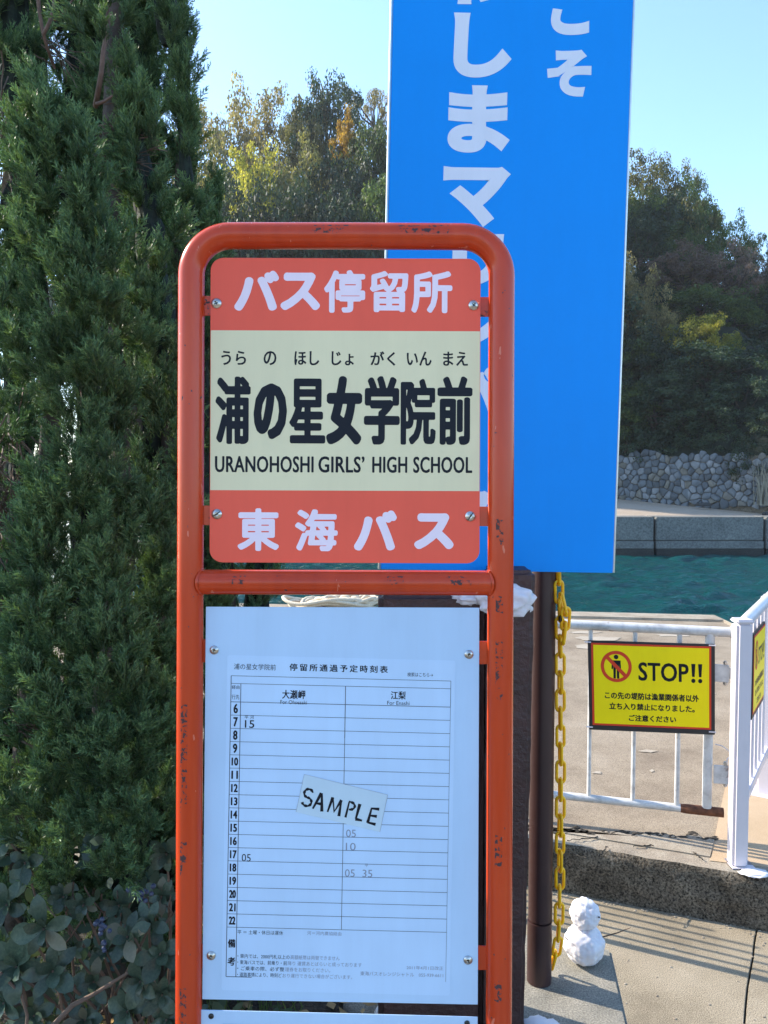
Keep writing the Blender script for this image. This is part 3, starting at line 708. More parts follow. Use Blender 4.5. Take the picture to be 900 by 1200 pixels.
TREES = [
 (898, 428, 60, 41.5, 'dense', 'green', 'mid-green bush at the right edge halfway down the shaded slope'), (888, 462, 56, 39.5, 'dense', 'dark', 'small dark bush low on the slope at the right edge'),
 (892, 362, 70, 49, 'dense', 'green', 'rounded green tree at the right edge between the brown-leaved trees and the wall'), (882, 512, 60, 36.8, 'dense', 'dark', 'lowest dark bush hanging over the stone wall by the reeds'),
 (262, 104, 105, 60, 'loose', 'tan', 'loose tan-leaved tree on the skyline nearest the juniper'),
 (322, 106, 100, 58, 'loose', 'tan', 'wide tan and green tree on the skyline above the bus stop sign\'s left half'),
 (384, 90, 72, 57, 'dense', 'dark', 'tall dark green rounded tree, highest on the skyline left of the blue banner'),
 (360, 120, 60, 56, 'loose', 'olive', 'small olive tree at the left flank of the tall dark rounded tree'),
 (404, 114, 44, 53, 'cone', 'orange', 'narrow orange-yellow tree in front of the tall dark rounded tree'),
 (438, 80, 58, 64, 'sparse', 'tan', 'thin flat-topped pine-like tree with sky showing through, beside the banner\'s left edge'),
 (436, 140, 66, 52, 'dense', 'green', 'bright yellow-green bushy tree under the thin flat-topped tree'),
 (248, 170, 80, 52, 'dense', 'olive', 'olive tree low on the slope beside the juniper\'s right edge'),
 (300, 168, 96, 50, 'loose', 'yellow', 'yellow-green sunlit tree mid-slope above the sign\'s left corner'),
 (352, 172, 92, 50, 'loose', 'olive', 'open olive tree mid-slope with dark limbs showing, left of the banner'),
 (408, 182, 80, 49, 'dense', 'dark', 'dark green tree mid-slope under the orange-yellow tree'),
 (446, 205, 66, 47, 'dense', 'green', 'green tree at the banner\'s left edge with one bright side'),
 (262, 215, 90, 46, 'dense', 'dark', 'dark bushy tree low on the slope just above the sign\'s left corner'),
 (330, 212, 100, 45, 'dense', 'dark', 'dark bushy tree low on the slope above the sign\'s top bar'),
 (398, 222, 90, 44.5, 'dense', 'dark', 'dark low tree above the sign\'s top bar next to the banner'),
 (228, 250, 80, 48, 'dense', 'dark', 'dark low tree half hidden behind the juniper'),
 (300, 268, 120, 46, 'dense', 'dark', 'dark low tree directly behind the sign\'s top bar, left'),
 (400, 270, 120, 46, 'dense', 'dark', 'dark low tree directly behind the sign\'s top bar, right'),
 (560, 150, 130, 56, 'dense', 'green', 'large green tree hidden behind the upper blue banner'),
 (650, 170, 130, 54, 'dense', 'dark', 'large dark tree hidden behind the right half of the blue banner'),
 (752, 176, 84, 58, 'loose', 'olive', 'tall olive tree, highest on the skyline right of the blue banner'),
 (788, 184, 66, 57, 'loose', 'olive', 'rounded olive crown just right of the tallest tree beside the banner'),
 (806, 206, 50, 55, 'loose', 'green', 'small green crown stepping down the right skyline'),
 (826, 236, 44, 54, 'dense', 'green', 'compact dark green crown in the notch of the right skyline'),
 (750, 248, 70, 52, 'loose', 'dark', 'open dark tree hard against the banner\'s right edge'),
 (792, 262, 70, 52, 'loose', 'green', 'green tree just above the brown-leaved trees'),
 (856, 254, 58, 56, 'loose', 'green', 'wispy green tree on the right skyline above the brown-leaved trees'),
 (890, 274, 56, 55, 'loose', 'olive', 'wispy tree on the skyline at the right edge of the photo'),
 (800, 288, 84, 49, 'loose', 'purple', 'left of the two brown purplish bare-looking trees on the right hill'),
 (858, 284, 84, 49.5, 'loose', 'purple', 'right of the two brown purplish bare-looking trees on the right hill'),
 (740, 305, 60, 46.5, 'dense', 'tan', 'yellow-tan tree lit by the sun at the banner\'s right edge'),
 (768, 352, 50, 45, 'loose', 'tan', 'tan spray of leaves below the yellow-tan tree by the banner'),
 (900, 330, 70, 48, 'dense', 'green', 'green tree at the right edge under the brown-leaved trees'),
 (860, 352, 70, 47, 'loose', 'green', 'open green tree under the right brown tree'),
 (822, 368, 70, 43, 'dense', 'yellow', 'bright yellow-green topped tree in the middle of the right hill'),
 (858, 384, 44, 43.5, 'cone', 'yellow', 'small bright yellow crown right of the yellow-green topped tree'),
 (760, 378, 84, 43.5, 'dense', 'dark', 'dark tree low by the banner\'s right edge'),
 (896, 400, 84, 43, 'dense', 'dark', 'dark tree low at the right edge of the hill'),
 (825, 402, 100, 41.5, 'dense', 'dark', 'broad dark tree below the yellow-green topped tree'),
 (768, 440, 90, 41, 'dense', 'dark', 'dark bush above the stone wall near the banner'),
 (870, 445, 90, 39.5, 'dense', 'dark', 'dark bush above the stone wall at the right'),
 (820, 462, 90, 39.8, 'dense', 'dark', 'dark bush in the middle just above the stone wall'),
 (745, 486, 70, 42.5, 'dense', 'dark', 'lowest dark bush above the wall by the banner'),
 (905, 480, 80, 37.5, 'dense', 'dark', 'lowest dark bush above the wall at the right edge'),
 (790, 496, 70, 40.5, 'dense', 'dark', 'low dark bush leaning over the left part of the stone wall'),
 (848, 494, 74, 38.6, 'dense', 'dark', 'low dark bush leaning over the right part of the stone wall'),
 (970, 330, 110, 48, 'dense', 'green', 'green tree outside the right edge'), (1050, 380, 130, 44, 'dense', 'dark', 'dark tree outside the right edge'),
 (150, 140, 140, 60, 'dense', 'green', 'green tree hidden behind the juniper crown'), (90, 200, 150, 52, 'dense', 'dark', 'dark tree hidden behind the juniper'),
 (560, 330, 150, 46, 'dense', 'dark', 'dark tree hidden behind the lower blue banner'), (680, 340, 140, 45, 'dense', 'dark', 'dark tree hidden behind the lower right blue banner'),
 (380, 380, 160, 46, 'dense', 'dark', 'dark tree hidden behind the bus stop board'), (250, 400, 160, 47, 'dense', 'dark', 'dark tree hidden behind the juniper and sign post'),
]
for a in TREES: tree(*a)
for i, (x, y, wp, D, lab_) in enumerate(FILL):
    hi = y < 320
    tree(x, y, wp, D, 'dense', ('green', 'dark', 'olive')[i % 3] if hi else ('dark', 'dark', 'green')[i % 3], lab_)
# reeds / dry vines at wall right
def blades(name, x0, x1, yb, yt, D, n, mat, seed, w_=.03, lean=.35):
    random.seed(seed); V = []; Fc = []
    for i in range(n):
        x = random.uniform(x0, x1); b = at_y(x, yb, D); h = (at_y(x, yt, D).z-b.z)*random.uniform(.4, 1); dx = random.uniform(-lean, lean)*h; b = b+Vector((0, random.uniform(-.4, .3), 0))
        o = len(V); V += [b-Vector((w_, 0, 0)), b+Vector((w_, 0, 0)), b+Vector((dx*.4+w_*.7, -.1, h*.6)), b+Vector((dx*.4-w_*.7, -.1, h*.6)), b+Vector((dx, -.25, h))]
        Fc += [(o, o+1, o+2, o+3), (o+3, o+2, o+4)]
    mb = MB(); mb.add(V, Fc); return mb.build(name, mat, fixn=False, smooth=None)
M['reed'] = simple('dry_reed', (.30, .28, .22), .8, 0, .3, 3)
D_ = (WP.px(895, 560)).y-.4
tag(blades('dry_reeds', 886, 915, 592, 528, D_, 130, M['reed'], 3, .02), 'pale dry reeds growing in front of the stone wall at the right edge', 'reeds')

#==FOREGROUND==
# ================= bus stop sign
SD = 1.17
SP = Plane(EYE+CF*SD, CR, CU)
def rot_pt(x, y, a=R(.23), cx=403, cy=600): return (cx+(x-cx)*math.cos(a)-(y-cy)*math.sin(a), cy+(x-cx)*math.sin(a)+(y-cy)*math.cos(a))
class RP:                                   # sign plane with the sign's slight lean applied
    N = SP.N
    def __init__(s, a=.23): s.a = R(a)
    def px(s, x, y, n=0): x, y = rot_pt(x, y, s.a); return SP.px(x, y, 0)+SP.N*n
RS = RP(.22); px = SD/F
foot = SP.px(403, 1780); foot.z = 0.0
bs = thing('bus_stop_sign', 'orange tubular bus stop frame with chipped paint in the centre foreground', 'sign', foot)
def pl(x, y, n=0): return RS.px(x, y, n)
rt = 15.2*px; rc = 46
path = [(223.3, 1790)]
path += [(223.3, 700), (223.3, 400)]
for i in range(13): a = R(180+90*i/12); path.append((223.3+rc+rc*math.cos(a), 277+rc+rc*math.sin(a)))
path.append((403, 276.6))
for i in range(13): a = R(270+90*i/12); path.append((586.8-rc+rc*math.cos(a), 277+rc+rc*math.sin(a)))
path += [(586.8, 400), (586.8, 700), (586.8, 1790)]
def samp(pa):           # densify
    out = []
    for (a, b), (c, d) in zip(pa[:-1], pa[1:]):
        n = max(1, int(math.hypot(c-a, d-b)/40))
        out += [(a+(c-a)*i/n, b+(d-b)*i/n) for i in range(n)]
    return out+[pa[-1]]
mb = MB(); mb.tube([pl(x, y) for x, y in samp(path)], rt, 28); fr = mb.build('frame', M['orange'], bs, smooth=60)
mb = MB(); mb.tube([pl(236, 682.5), pl(574, 682.5)], 14.6*px, 28, caps=False)
for xx, sgn in ((237.5, 1), (572.5, -1)):       # weld beads
    c = [pl(xx, 682.5)+(CU*math.cos(a)+CF*math.sin(a))*14.8*px + CR*(sgn*.0)*abs(math.sin(a)) - CR*sgn*(.0045*(math.sin(a)**2)) for a in [2*math.pi*i/24 for i in range(24)]]
    mb.tube(c, .0022, 6, closed=True)
mb.build('crossbar', M['orange'], bs, smooth=60)
mb = MB()
mb.tube([pl(236, 1640), pl(574, 1640)], 14.6*px, 20, caps=False); mb.build('crossbar', M['orange'], bs, smooth=60)
mb = MB(); mb.box((foot.x-.0, foot.y, .05), (.62, .3, .10)); mb.build('base_block', M['plinth'], bs, bevel=.015)
def tab(x0, x1, y0, y1, n0):
    mb = MB(); a = [pl(x0, y0, n0), pl(x1, y0, n0), pl(x1, y1, n0), pl(x0, y1, n0)]; mb.prism(a, SP.N, .003)
    mb.build('bracket', M['orange'], bs, bevel=.0006)
for (y0, y1) in ((347, 370), (593, 616)):
    tab(232, 263, y0, y1, -.0045); tab(544, 578, y0, y1, -.0045)
for (y0, y1) in ((750, 777), (1108, 1136)):
    tab(232, 258, y0, y1, -.0045); tab(544, 578, y0+1, y1+1, -.0045)
# upper board
def board(name, poly, n0, t, mat, parent, bev=.0004):
    mb = MB(); mb.prism([RS.px(x, y, n0) for x, y in poly], SP.N, t); return mb.build(name, mat, parent, bevel=bev)
TB = .0018
b1 = board('route_board', rrect(246, 303, 562, 659.5, 15), 0, TB, [M['coral']], bs)
mb = MB()
mb.add([pl(246.6, 388, TB+.0002), pl(561.5, 388, TB+.0002), pl(561.5, 575, TB+.0002), pl(246.6, 575, TB+.0002)], [(0, 1, 2, 3)])
mb.build('cream_panel', M['cream'], b1, smooth=None, fixn=False)
n1 = TB+.0002; n2 = TB+.0004
for ch, cx, wx, y0, y1 in (('バ', 300, 52, 318, 365), ('ス', 351, 46, 320, 364), ('停', 403, 48, 317, 367), ('留', 455, 45, 318, 366), ('所', 505, 48, 318, 367)):
    e = 1.3 if ch in 'バス' else .7; d = 3.8 if ch in 'バス' else 2.15
    mb = MB(); rfit(mb, ch, cx-wx/2, cx+wx/2, y0, y1, RS, n1, e, d); mb.build('lettering', M['lilac'], b1, smooth=None, fixn=False)
for ch, cx in (('うら', 273.5), ('の', 316), ('ほし', 359), ('じょ', 402.5), ('がく', 448), ('いん', 490.5), ('まえ', 533)):
    k = 15 if len(ch) == 1 else 29; mb = MB(); rfit(mb, ch, cx-k/2, cx+k/2-(3 if ch == 'じょ' else 0), 412, 428.5, RS, n2, 0, .35, 1, 8); mb.build('lettering', M['ink'], b1, smooth=None, fixn=False)
for ch, cx, wx, y0, y1, e, d in (('浦', 273, 41, 442, 521, .35, 2.35), ('の', 316.5, 39, 450, 515, .9, 3.9), ('星', 360, 42, 444, 520, .3, 2.3), ('女', 403, 42, 441, 521, .9, 4.1), ('学', 447, 42, 441, 521, .4, 2.65), ('院', 489.5, 41, 444, 521, .3, 2.1), ('前', 532.5, 41, 441, 521, .4, 2.5)):
    mb = MB(); rfit(mb, ch, cx-wx/2, cx+wx/2, y0, y1, RS, n2, e, d); mb.build('lettering', M['ink'], b1, smooth=None, fixn=False)
for s_, x0, x1 in (('URANOHOSHI', 252, 367.5), ('GIRLS’', 373, 427), ('HIGH', 436, 477), ('SCHOOL', 484, 553)):
    mb = MB(); rfit(mb, s_, x0, x1, 535, 554, RS, n2, 0, .42, 1.05, 6); mb.build('lettering', M['ink'], b1, smooth=None, fixn=False)
for ch, cx, wx, y0, y1, e, d in (('東', 303, 48, 596, 646, .7, 2.35), ('海', 371, 50, 597, 646, .6, 2.2), ('バ', 440, 50, 598, 645, 1.3, 3.9), ('ス', 508.5, 46, 601, 643, 1.3, 4.0)):
    mb = MB(); rfit(mb, ch, cx-wx/2, cx+wx/2, y0, y1, RS, n1, e, d); mb.build('lettering', M['lilac'], b1, smooth=None, fixn=False)
def bolt(x, y, r, n0, parent, mat=M['steel'], cross=True):
    c = pl(x, y, n0); mb = MB(); k = 20; prof = [(1.0, 0), (1.0, .35), (.78, .75), (.40, .98), (.38, .45), (0.02, .4)]
    for j, (rr, h) in enumerate(prof):
        mb.v += [c+(CR*math.cos(2*math.pi*i/k)+CU*math.sin(2*math.pi*i/k))*r*px*rr+SP.N*(h*r*px*.55) for i in range(k)]
    mb.f = [(j*k+i, j*k+(i+1) % k, (j+1)*k+(i+1) % k, (j+1)*k+i) for j in range(len(prof)-1) for i in range(k)]
    mb.m = [0]*len(mb.f); b = mb.build('bolt', mat, parent, smooth=40)
    mb = MB()
    a = R(random.uniform(0, 90))
    for q in (a, a+math.pi/2)[:2 if cross else 1]:
        u = CR*math.cos(q)+CU*math.sin(q); v = -CR*math.sin(q)+CU*math.cos(q); z = SP.N*(r*px*.55*.46)
        L_, w_ = (.36, .11) if cross else (.9, .10)
        if not cross: z = SP.N*(r*px*.55*1.0)
        mb.add([c+z+u*r*px*L_+v*r*px*w_, c+z-u*r*px*L_+v*r*px*w_, c+z-u*r*px*L_-v*r*px*w_, c+z+u*r*px*L_-v*r*px*w_], [(0, 1, 2, 3)])
    mb.build('slot', M['darksteel'], b, smooth=None, fixn=False)
random.seed(3)
for x, y, c_ in ((253, 356.5, 1), (554, 357.5, 1), (254.5, 603, 0), (551, 604.5, 0)): bolt(x, y, 6.0, TB, b1, cross=bool(c_))
# timetable board
tb = board('timetable_board', [(242, 711.5), (562, 711.5), (562, 1176), (239.5, 1171)], 0, .0016, [M['white']], bs)
TBp = .0016
def UV(u, v): return (272+u-.0135*v, 792+v+.0205*u)
random.seed(6)
for x, y in ((252, 762), (550, 766), (249.8, 1119.5), (550.3, 1123.5)): bolt(x, y, 5.2, TBp, tb, M['steel'])
mb = MB(); pr = rrect(-5, -24, 262, 368, 3); mb.add([RS.px(*UV(u, v), TBp+.0003) for u, v in pr], [tuple(range(len(pr)))])
sheet = mb.build('paper_sheet', M['paper'], tb, smooth=None, fixn=False)
nl = TBp+.0005
mb = MB()
def ln(u0, v0, u1, v1, wd=.55): line(mb, RS, nl, *UV(u0, v0), *UV(u1, v1), wd)
ln(0, 0, 257, 0); ln(0, 9, 257, 9); ln(0, 0, 0, 352, .8); ln(11.5, 9, 11.5, 352, .8); ln(257, 0, 257, 30); 
for k in range(18): ln(0 if k else 0, 30.5+15.5*k, 257, 30.5+15.5*k, .55 if k else .7)
for v in (0,): ln(0, 352, 30, 352, .8)
ln(134, 9, 134, 70, .8); ln(134, 70, 134, 294, .6)
ln(257, 30, 257, 352, .35)
mb.build('printed_rules', M['inkgrey'], sheet, smooth=None, fixn=False)
mk, mf = MB(), MB()
def T(m_, s_, u0, u1, v0, v1, off=.008, sp=1.0):
    if off > .008: rfit(m_, s_, u0, u1, v0, v1, RS, nl, 0, off*14, sp, 9, UV)
    else: fit(m_, s_, u0, u1, v0, v1, RS, nl, sp, 0, skew=UV)
T(mk, '浦の星女学院前', 3, 52, -14.5, -7.5)
T(mk, '停留所通過予定時刻表', 68, 183, -16, -7.5, .012, 1.38)
T(mk, '検索はこちら→', 206, 236, -9, -4, .0)
T(mk, '経由', 1, 10, 11, 15.5); T(mk, '行先', 1, 10, 22, 27.5)
T(mk, '大瀬岬', 60, 87, 15, 25.5, .012); T(mk, 'For Ohsezaki', 58, 89, 27, 31.5, 0)
T(mk, '江梨', 187, 204.5, 13.5, 23, .012); T(mk, 'For Enashi', 183, 209, 25, 29.5, 0)
for k in range(17):
    s_ = str(6+k); v = 30.5+15.5*k; h = 11 if k < 4 else 9.5
    T(mk, s_, 6-(2.6 if k < 4 else 3.9), 6+(2.6 if k < 4 else 3.9), v+7.8-h/2, v+7.8+h/2, .03)
T(mk, '平 河', 16.5, 27.5, 46, 50, .0); T(mk, '15', 17, 28, 51.5, 60.5, .01)
T(mk, '05', 16, 26.5, 208, 217, .0)
for s_, u, v in (('05', 137.5, 176.5), ('10', 137.5, 192), ('05', 137, 223), ('35', 157.5, 223)): T(mf, s_, u, u+11.5, v, v+9, -.002)
T(mf, '平', 160, 164, 216, 220)
T(mk, '備', 1.5, 10.5, 308, 318, .02); T(mk, '考', 1.5, 10.5, 329, 339, .02)
T(mk, '平 ＝ 土曜・休日は運休', 12.5, 66, 297, 302, .0); T(mf, '河＝河内農協経由', 94, 134, 296.5, 301)
for i, (a_, b_) in enumerate((('・車内では、2000円札以上の', '高額紙幣は両替できません'), ('・東海バスでは、前乗り・前', '降り 運賃あとばらいと成っております'), ('・ご乗車の際、必ず整', '理券をお取りください。'), ('・道路事情により、時刻ど', 'おり運行できない場合がございます。'))):
    v = 325+7.2*i; T(mk, a_, 13, 74-3*i, v, v+5, -.004); T(mf, b_, 75-3*i, 75-3*i+len(b_)*4.8, v, v+5, -.006)
T(mf, '東海バスオレンジシャトル　055-939-6611', 157, 254, 342, 347, -.006); T(mf, '2011年4月1日改正', 211, 254, 334, 338.5, -.006)
stuff(mk.build('printed_text', M['ink'], sheet, smooth=None, fixn=False)); stuff(mf.build('printed_text', M['ink2'], sheet, smooth=None, fixn=False))
# label stuck over the timetable
lab = [(358, 907), (455.5, 930.5), (446.5, 974), (348.5, 951)]
mb = MB(); mb.prism([RS.px(x, y, nl+.0001) for x, y in lab], SP.N, .00025); lb = mb.build('sticker', M['tape'], tb, smooth=None)
lb['label'] = 'clear label lettered by hand, stuck askew over the timetable'
mb = MB()
for i in range(3): line(mb, RS, nl+.0005, *lab[i-1], *lab[i], .5)
mb.build('sticker_edge', M['tape_edge'], lb, smooth=None, fixn=False)
mb = MB()
def hl(strokes, cx, cy, sc=1.0, w_=3.2, ang=12):
    ca, sa = math.cos(R(ang)), math.sin(R(ang))
    for st in strokes:
        P_ = [(cx+(x*ca-y*sa)*sc, cy+(x*sa+y*ca)*sc) for x, y in st]
        L_ = []; Rr = []
        for i, p in enumerate(P_):
            a = P_[max(0, i-1)]; b = P_[min(len(P_)-1, i+1)]; dx, dy = b[0]-a[0], b[1]-a[1]; l_ = math.hypot(dx, dy)+1e-9
            ww = w_*(.85+.3*math.sin(i*1.9+cx))/2; L_.append((p[0]-dy/l_*ww, p[1]+dx/l_*ww)); Rr.append((p[0]+dy/l_*ww, p[1]-dx/l_*ww))
        for i in range(len(P_)-1):
            mb.add([RS.px(*q, nl+.0006+.00002*len(mb.f)/40) for q in (L_[i], L_[i+1], Rr[i+1], Rr[i])], [(0, 1, 2, 3)])
arc = lambda cx, cy, rx, ry, a0, a1, n=12: [(cx+rx*math.cos(R(a0+(a1-a0)*i/n)), cy+ry*math.sin(R(a0+(a1-a0)*i/n))) for i in range(n+1)]
hl([arc(0, -5, 5, 5, -20, -270, 14)+arc(0, 5, 5.5, 5, -90, 160, 14)], 362, 934)
hl([[(-6, 10), (0, -10)], [(0.6, -10), (5, 11)], [(-3.5, 3), (3, 2.5)]], 376, 938.5, 1, 3.5)
hl([[(-7.5, 9), (-5, -9)], [(-5, -9), (0, 7), (5.5, -8)], [(5.5, -8), (6.5, 11)]], 394.5, 943.5, 1, 3.5)
hl([[(-3, 11), (-2.5, -8)], [(-3, -8)]+arc(-1, -3.5, 6, 4.5, -90, 90, 10)], 411.5, 947, 1, 3.1)
hl([[(-2, -10), (-3, 8)], [(-3.5, 8.2), (4.5, 8.5)]], 423, 951.5, 1, 3.5)
hl([[(-3.5, -9), (-4.5, 9)], [(-4, -8.5), (5.5, -9.5)], [(-4, 0), (4.5, -.7)], [(-5, 8.5), (5, 8.8)]], 438.5, 955.5, 1, 3.5)
mb.build('lettering', M['ink'], lb, smooth=None, fixn=False)
# lower board
lbp = board('lower_board', [(238, 1183.5), (562, 1190.5), (560, 1560), (236, 1556)], 0, .0016, [M['white']], bs)
for x, y in ((250, 1190.5), (549.5, 1197.5)): bolt(x, y, 3.2, TBp, lbp, M['darksteel'])
mb = MB(); mb.add([RS.px(x, y, TBp+.0003) for x, y in ((264, 1199), (540, 1204), (538, 1540), (262, 1536))], [(0, 1, 2, 3)])
mb.build('poster', vinyl('pale_blue_poster', (.36, .56, .74)), lbp, smooth=None, fixn=False)

# ================= blue banner (hangs on the brown pole)
BP = Plane((0, 2.20, 0), (1, 0, 0), (0, 0, 1))
corners = [(446.5, 667), (718, 671.5)]
bl, br = BP.px(446.5, 667), BP.px(718, 671.5)
tl, tr = BP.px(461, 0), BP.px(742, 0)
uL = (tl-bl).normalized(); uR = (tr-br).normalized()
bn = thing('welcome_banner', 'tall bright blue banner board with big white vertical Japanese lettering behind the bus stop', 'banner', (bl+br)/2)
HT = 3.1
mb = MB(); mb.prism([bl, br, br+uR*HT, bl+uL*HT], Vector((0, 1, 0)), .02); mb.build('panel', M['blue'], bn, bevel=.001)
mb = MB()
for a, b in ((bl, bl+uL*HT), (br, br+uR*HT)):
    d = (b-a).normalized(); s_ = Vector((1, 0, 0))*(-.0035 if a is bl else .0035)
    mb.tube([a+s_+Vector((0, .011, 0)), b+s_+Vector((0, .011, 0))], .0052, 8)
mb.build('edge_trim', M['alu'], bn)
mb = MB()
class BPc:
    N = BP.N
    def px(s, x, y, n=0): return BP.px(x, y, n)
BB = BPc()
lean = lambda cx, cy: (lambda x, y: (x+(y-cy)*-.026, y+(x-cx)*.013))
def bch(ch, x0, x1, y0, y1, off=.052):
    mb = MB(); fit(mb, ch, x0, x1, y0, y1, BB, .0006, 1, off, skew=lean((x0+x1)/2, (y0+y1)/2)); mb.build('lettering', M['bluetext'], bn, smooth=None, fixn=False)
bch('そ', 641, 693, 58, 113); bch('こ', 646, 691, -18, 41); bch('う', 646, 690, -102, -38); bch('よ', 646, 696, -182, -118)
for ch, x0, x1, y0, y1 in (('わ', 520, 600, -84, 5), ('し', 531, 600, 15, 91), ('ま', 525, 598, 100, 179), ('マ', 519, 598, 195, 266), ('リ', 529, 590, 274, 336), ('ン', 516, 594, 352, 412), ('パ', 512, 592, 428, 488), ('ー', 546, 560, 500, 556), ('ク', 514, 576, 566, 624), ('あ', 522, 604, -172, -92)):
    if ch == 'ー':
        a = [BP.px(x, y, .0006) for x, y in ((544, 500), (560, 500), (560, 556), (544, 556))]; mb.add(a, [(0, 1, 2, 3)])
    else: bch(ch, x0, x1, y0, y1)
mb.build('lettering', M['bluetext'], bn, smooth=None, fixn=False)
mb = MB()
for z in (1.5, 2.6, 3.7): mb.box(((bl.x+br.x)/2+.01, 2.238, z), (.5, .034, .035))
mb.build('rail', M['alu'], bn, bevel=.003)

# ================= brown pole with sleeve
pb = at_z(634.5, 1158, 0); PR = 14.4/F*pb.y
po = thing('brown_pole', 'smooth round dark brown steel pole beside the yellow chain', 'pole', (pb.x, pb.y+PR, 0))
mb = MB(); c = Vector((pb.x, pb.y+PR, 0)); off_ = Vector((.004, 0, 0))
mb.tube([c+Vector((.001, 0, .19)), c+Vector((.008, 0, 4.4))], PR, 32); mb.build('shaft', M['brownpole'], po)
mb = MB(); mb.tube([c, c+Vector((0, 0, .185))], PR*1.03, 32); mb.build('sleeve', M['brownpole'], po, bevel=.001)
# ================= rough brown post + low box with snow
def rough_box(name, x0, x1, y0, y1, z0, z1, parent, mat, amp=.004, nx=8, nz=40, rad=.012, taper=None):
    bm = bmesh.new(); mbx = MB(); mbx.box(((x0+x1)/2, (y0+y1)/2, (z0+z1)/2), (x1-x0, y1-y0, z1-z0))
    me = bpy.data.meshes.new('q'); me.from_pydata([tuple(v) for v in mbx.v], [], mbx.f); bm.from_mesh(me)
    bmesh.ops.bevel(bm, geom=bm.edges[:], offset=rad, segments=3, affect='EDGES')
    step = .03
    for ax in range(3):
        lo, hi = ((x0, x1), (y0, y1), (z0, z1))[ax]; k = max(1, int((hi-lo)/step))
        for i in range(1, k):
            co = [0, 0, 0]; co[ax] = lo+(hi-lo)*i/k; no = [0, 0, 0]; no[ax] = 1
            bmesh.ops.bisect_plane(bm, geom=bm.verts[:]+bm.edges[:]+bm.faces[:], plane_co=co, plane_no=no)
    bm.normal_update()
    for v in bm.verts:
        d = noise.noise(v.co*16)*amp+noise.noise(v.co*45)*amp*.4
        if taper: v.co.x += taper(v.co)
        v.co += v.normal*d
    vs = [v.co.copy() for v in bm.verts]; fs = [tuple(q.index for q in f.verts) for f in bm.faces]; bm.free()
    m2 = MB(); m2.add(vs, fs); return m2.build(name, mat, parent, smooth=60)
PY = 2.03
xr = at_y(619, 1000, PY).x; xl = at_y(569, 1000, PY).x
bp = thing('brown_post', 'thick rough dark brown square post with snow clinging, right behind the orange frame', 'post', (xr-.05, PY+.06, 0))
rough_box('shaft', xl, xr, PY, PY+.12, 0, at_y(610, 669, PY).z, bp, M['brown'], .004, taper=lambda c: (.018*(c.z/1.1)-.007) if c.x > (xl+xr)/2 else 0)
xa_, xb_ = at_y(443, 700, PY+.02).x, xl-.002
zb_ = at_y(480, 696, PY+.02).z
bx = rough_box('brown_cabinet', xa_, xb_, PY+.02, PY+.20, 0, zb_, None, M['brown'], .002, rad=.014)
tag(bx, 'low dark brown box with a rounded top corner behind the timetable board', 'box')
def blob(name, c, r, sc, seed, amp, sub=4, fr=2.2):
    v, f = ball(c, r, sub, seed, amp, fr, sc); mb = MB(); mb.add(v, f); return mb.build(name, M['snow'], smooth=80)
c = at_y(560, 700, PY+.04)
s1_ = tag(blob('snow_lump', at_y(556, 697, PY+.06), .050, (1.35, 1.3, .62), 4, .35), 'lump of snow on the right end of the low brown box', 'snow')
s2_ = tag(blob('snow_lump', at_y(592, 703, PY-.002), .052, (1.35, .5, .85), 9, .35), 'patch of snow stuck to the front of the rough brown post', 'snow')
s3_ = tag(blob('snow_lump', at_z(456, 1190, .0), .032, (1.2, 1.1, 1.35), 3, .3, 3), 'small snow mound on the ground seen below the timetable board', 'snow')
s4_ = tag(blob('snow_lump', at_z(633, 1202, .0)+Vector((0, 0, 0)), .030, (1.8, 1.1, .3), 5, .4, 3), 'flat snow remnant on the shaded plinth at the bottom edge', 'snow')

# ================= yellow chain
ch = thing('yellow_chain', 'yellow plastic chain hanging down beside the brown pole', 'chain', at_y(656, 1120, 2.27))
def link_mesh(Lh, Wh, r):
    mb = MB(); pts_ = []; k = 9
    for i in range(k): a = math.pi*i/(k-1); pts_.append(Vector((Wh*math.cos(a), 0, (Lh-Wh)+Wh*math.sin(a))))
    for i in range(k): a = math.pi+math.pi*i/(k-1); pts_.append(Vector((Wh*math.cos(a), 0, -(Lh-Wh)+Wh*math.sin(a))))
    mb.tube(pts_, r, 8, closed=True)
    me = bpy.data.meshes.new('link'); me.from_pydata([tuple(p) for p in mb.v], [], mb.f); me.materials.append(M['chain'])
    me.polygons.foreach_set('use_smooth', [True]*len(me.polygons)); return me
U = 2.27/F
LM = link_mesh(13.2*U, 4.6*U, 1.95*U)
def put_chain(path, k0=0, pitch=21.7*U):
    path = [Vector(p) for p in path]; cum = [0]
    for a, b in zip(path[:-1], path[1:]): cum.append(cum[-1]+(b-a).length)
    def at(s):
        for i in range(len(path)-1):
            if s <= cum[i+1]: return path[i].lerp(path[i+1], (s-cum[i])/(cum[i+1]-cum[i]))
        return path[-1]
    n = int(cum[-1]/pitch)
    for i in range(n):
        s = (i+.5)*pitch; p = at(s); d = (at(min(s+.01, cum[-1]))-at(max(0, s-.01))).normalized()
        o = bpy.data.objects.new('link', LM); COL.objects.link(o); o.parent = ch; o.location = p-W0[ch.name]
        q = d.to_track_quat('Z', 'X').to_matrix(); ang = (math.pi/2 if (i+k0) % 2 else 0)+random.uniform(-.22, .22)
        q2 = Matrix.Rotation(ang, 3, 'Z')
        if d.z < 0: pass
        # base frame: local X roughly world X
        zax = d; xax = (Vector((1, 0, 0))-zax*zax.x).normalized(); yax = zax.cross(xax)
        m = Matrix((xax, yax, zax)).transposed() @ q2
        o.rotation_euler = m.to_euler()
random.seed(9)
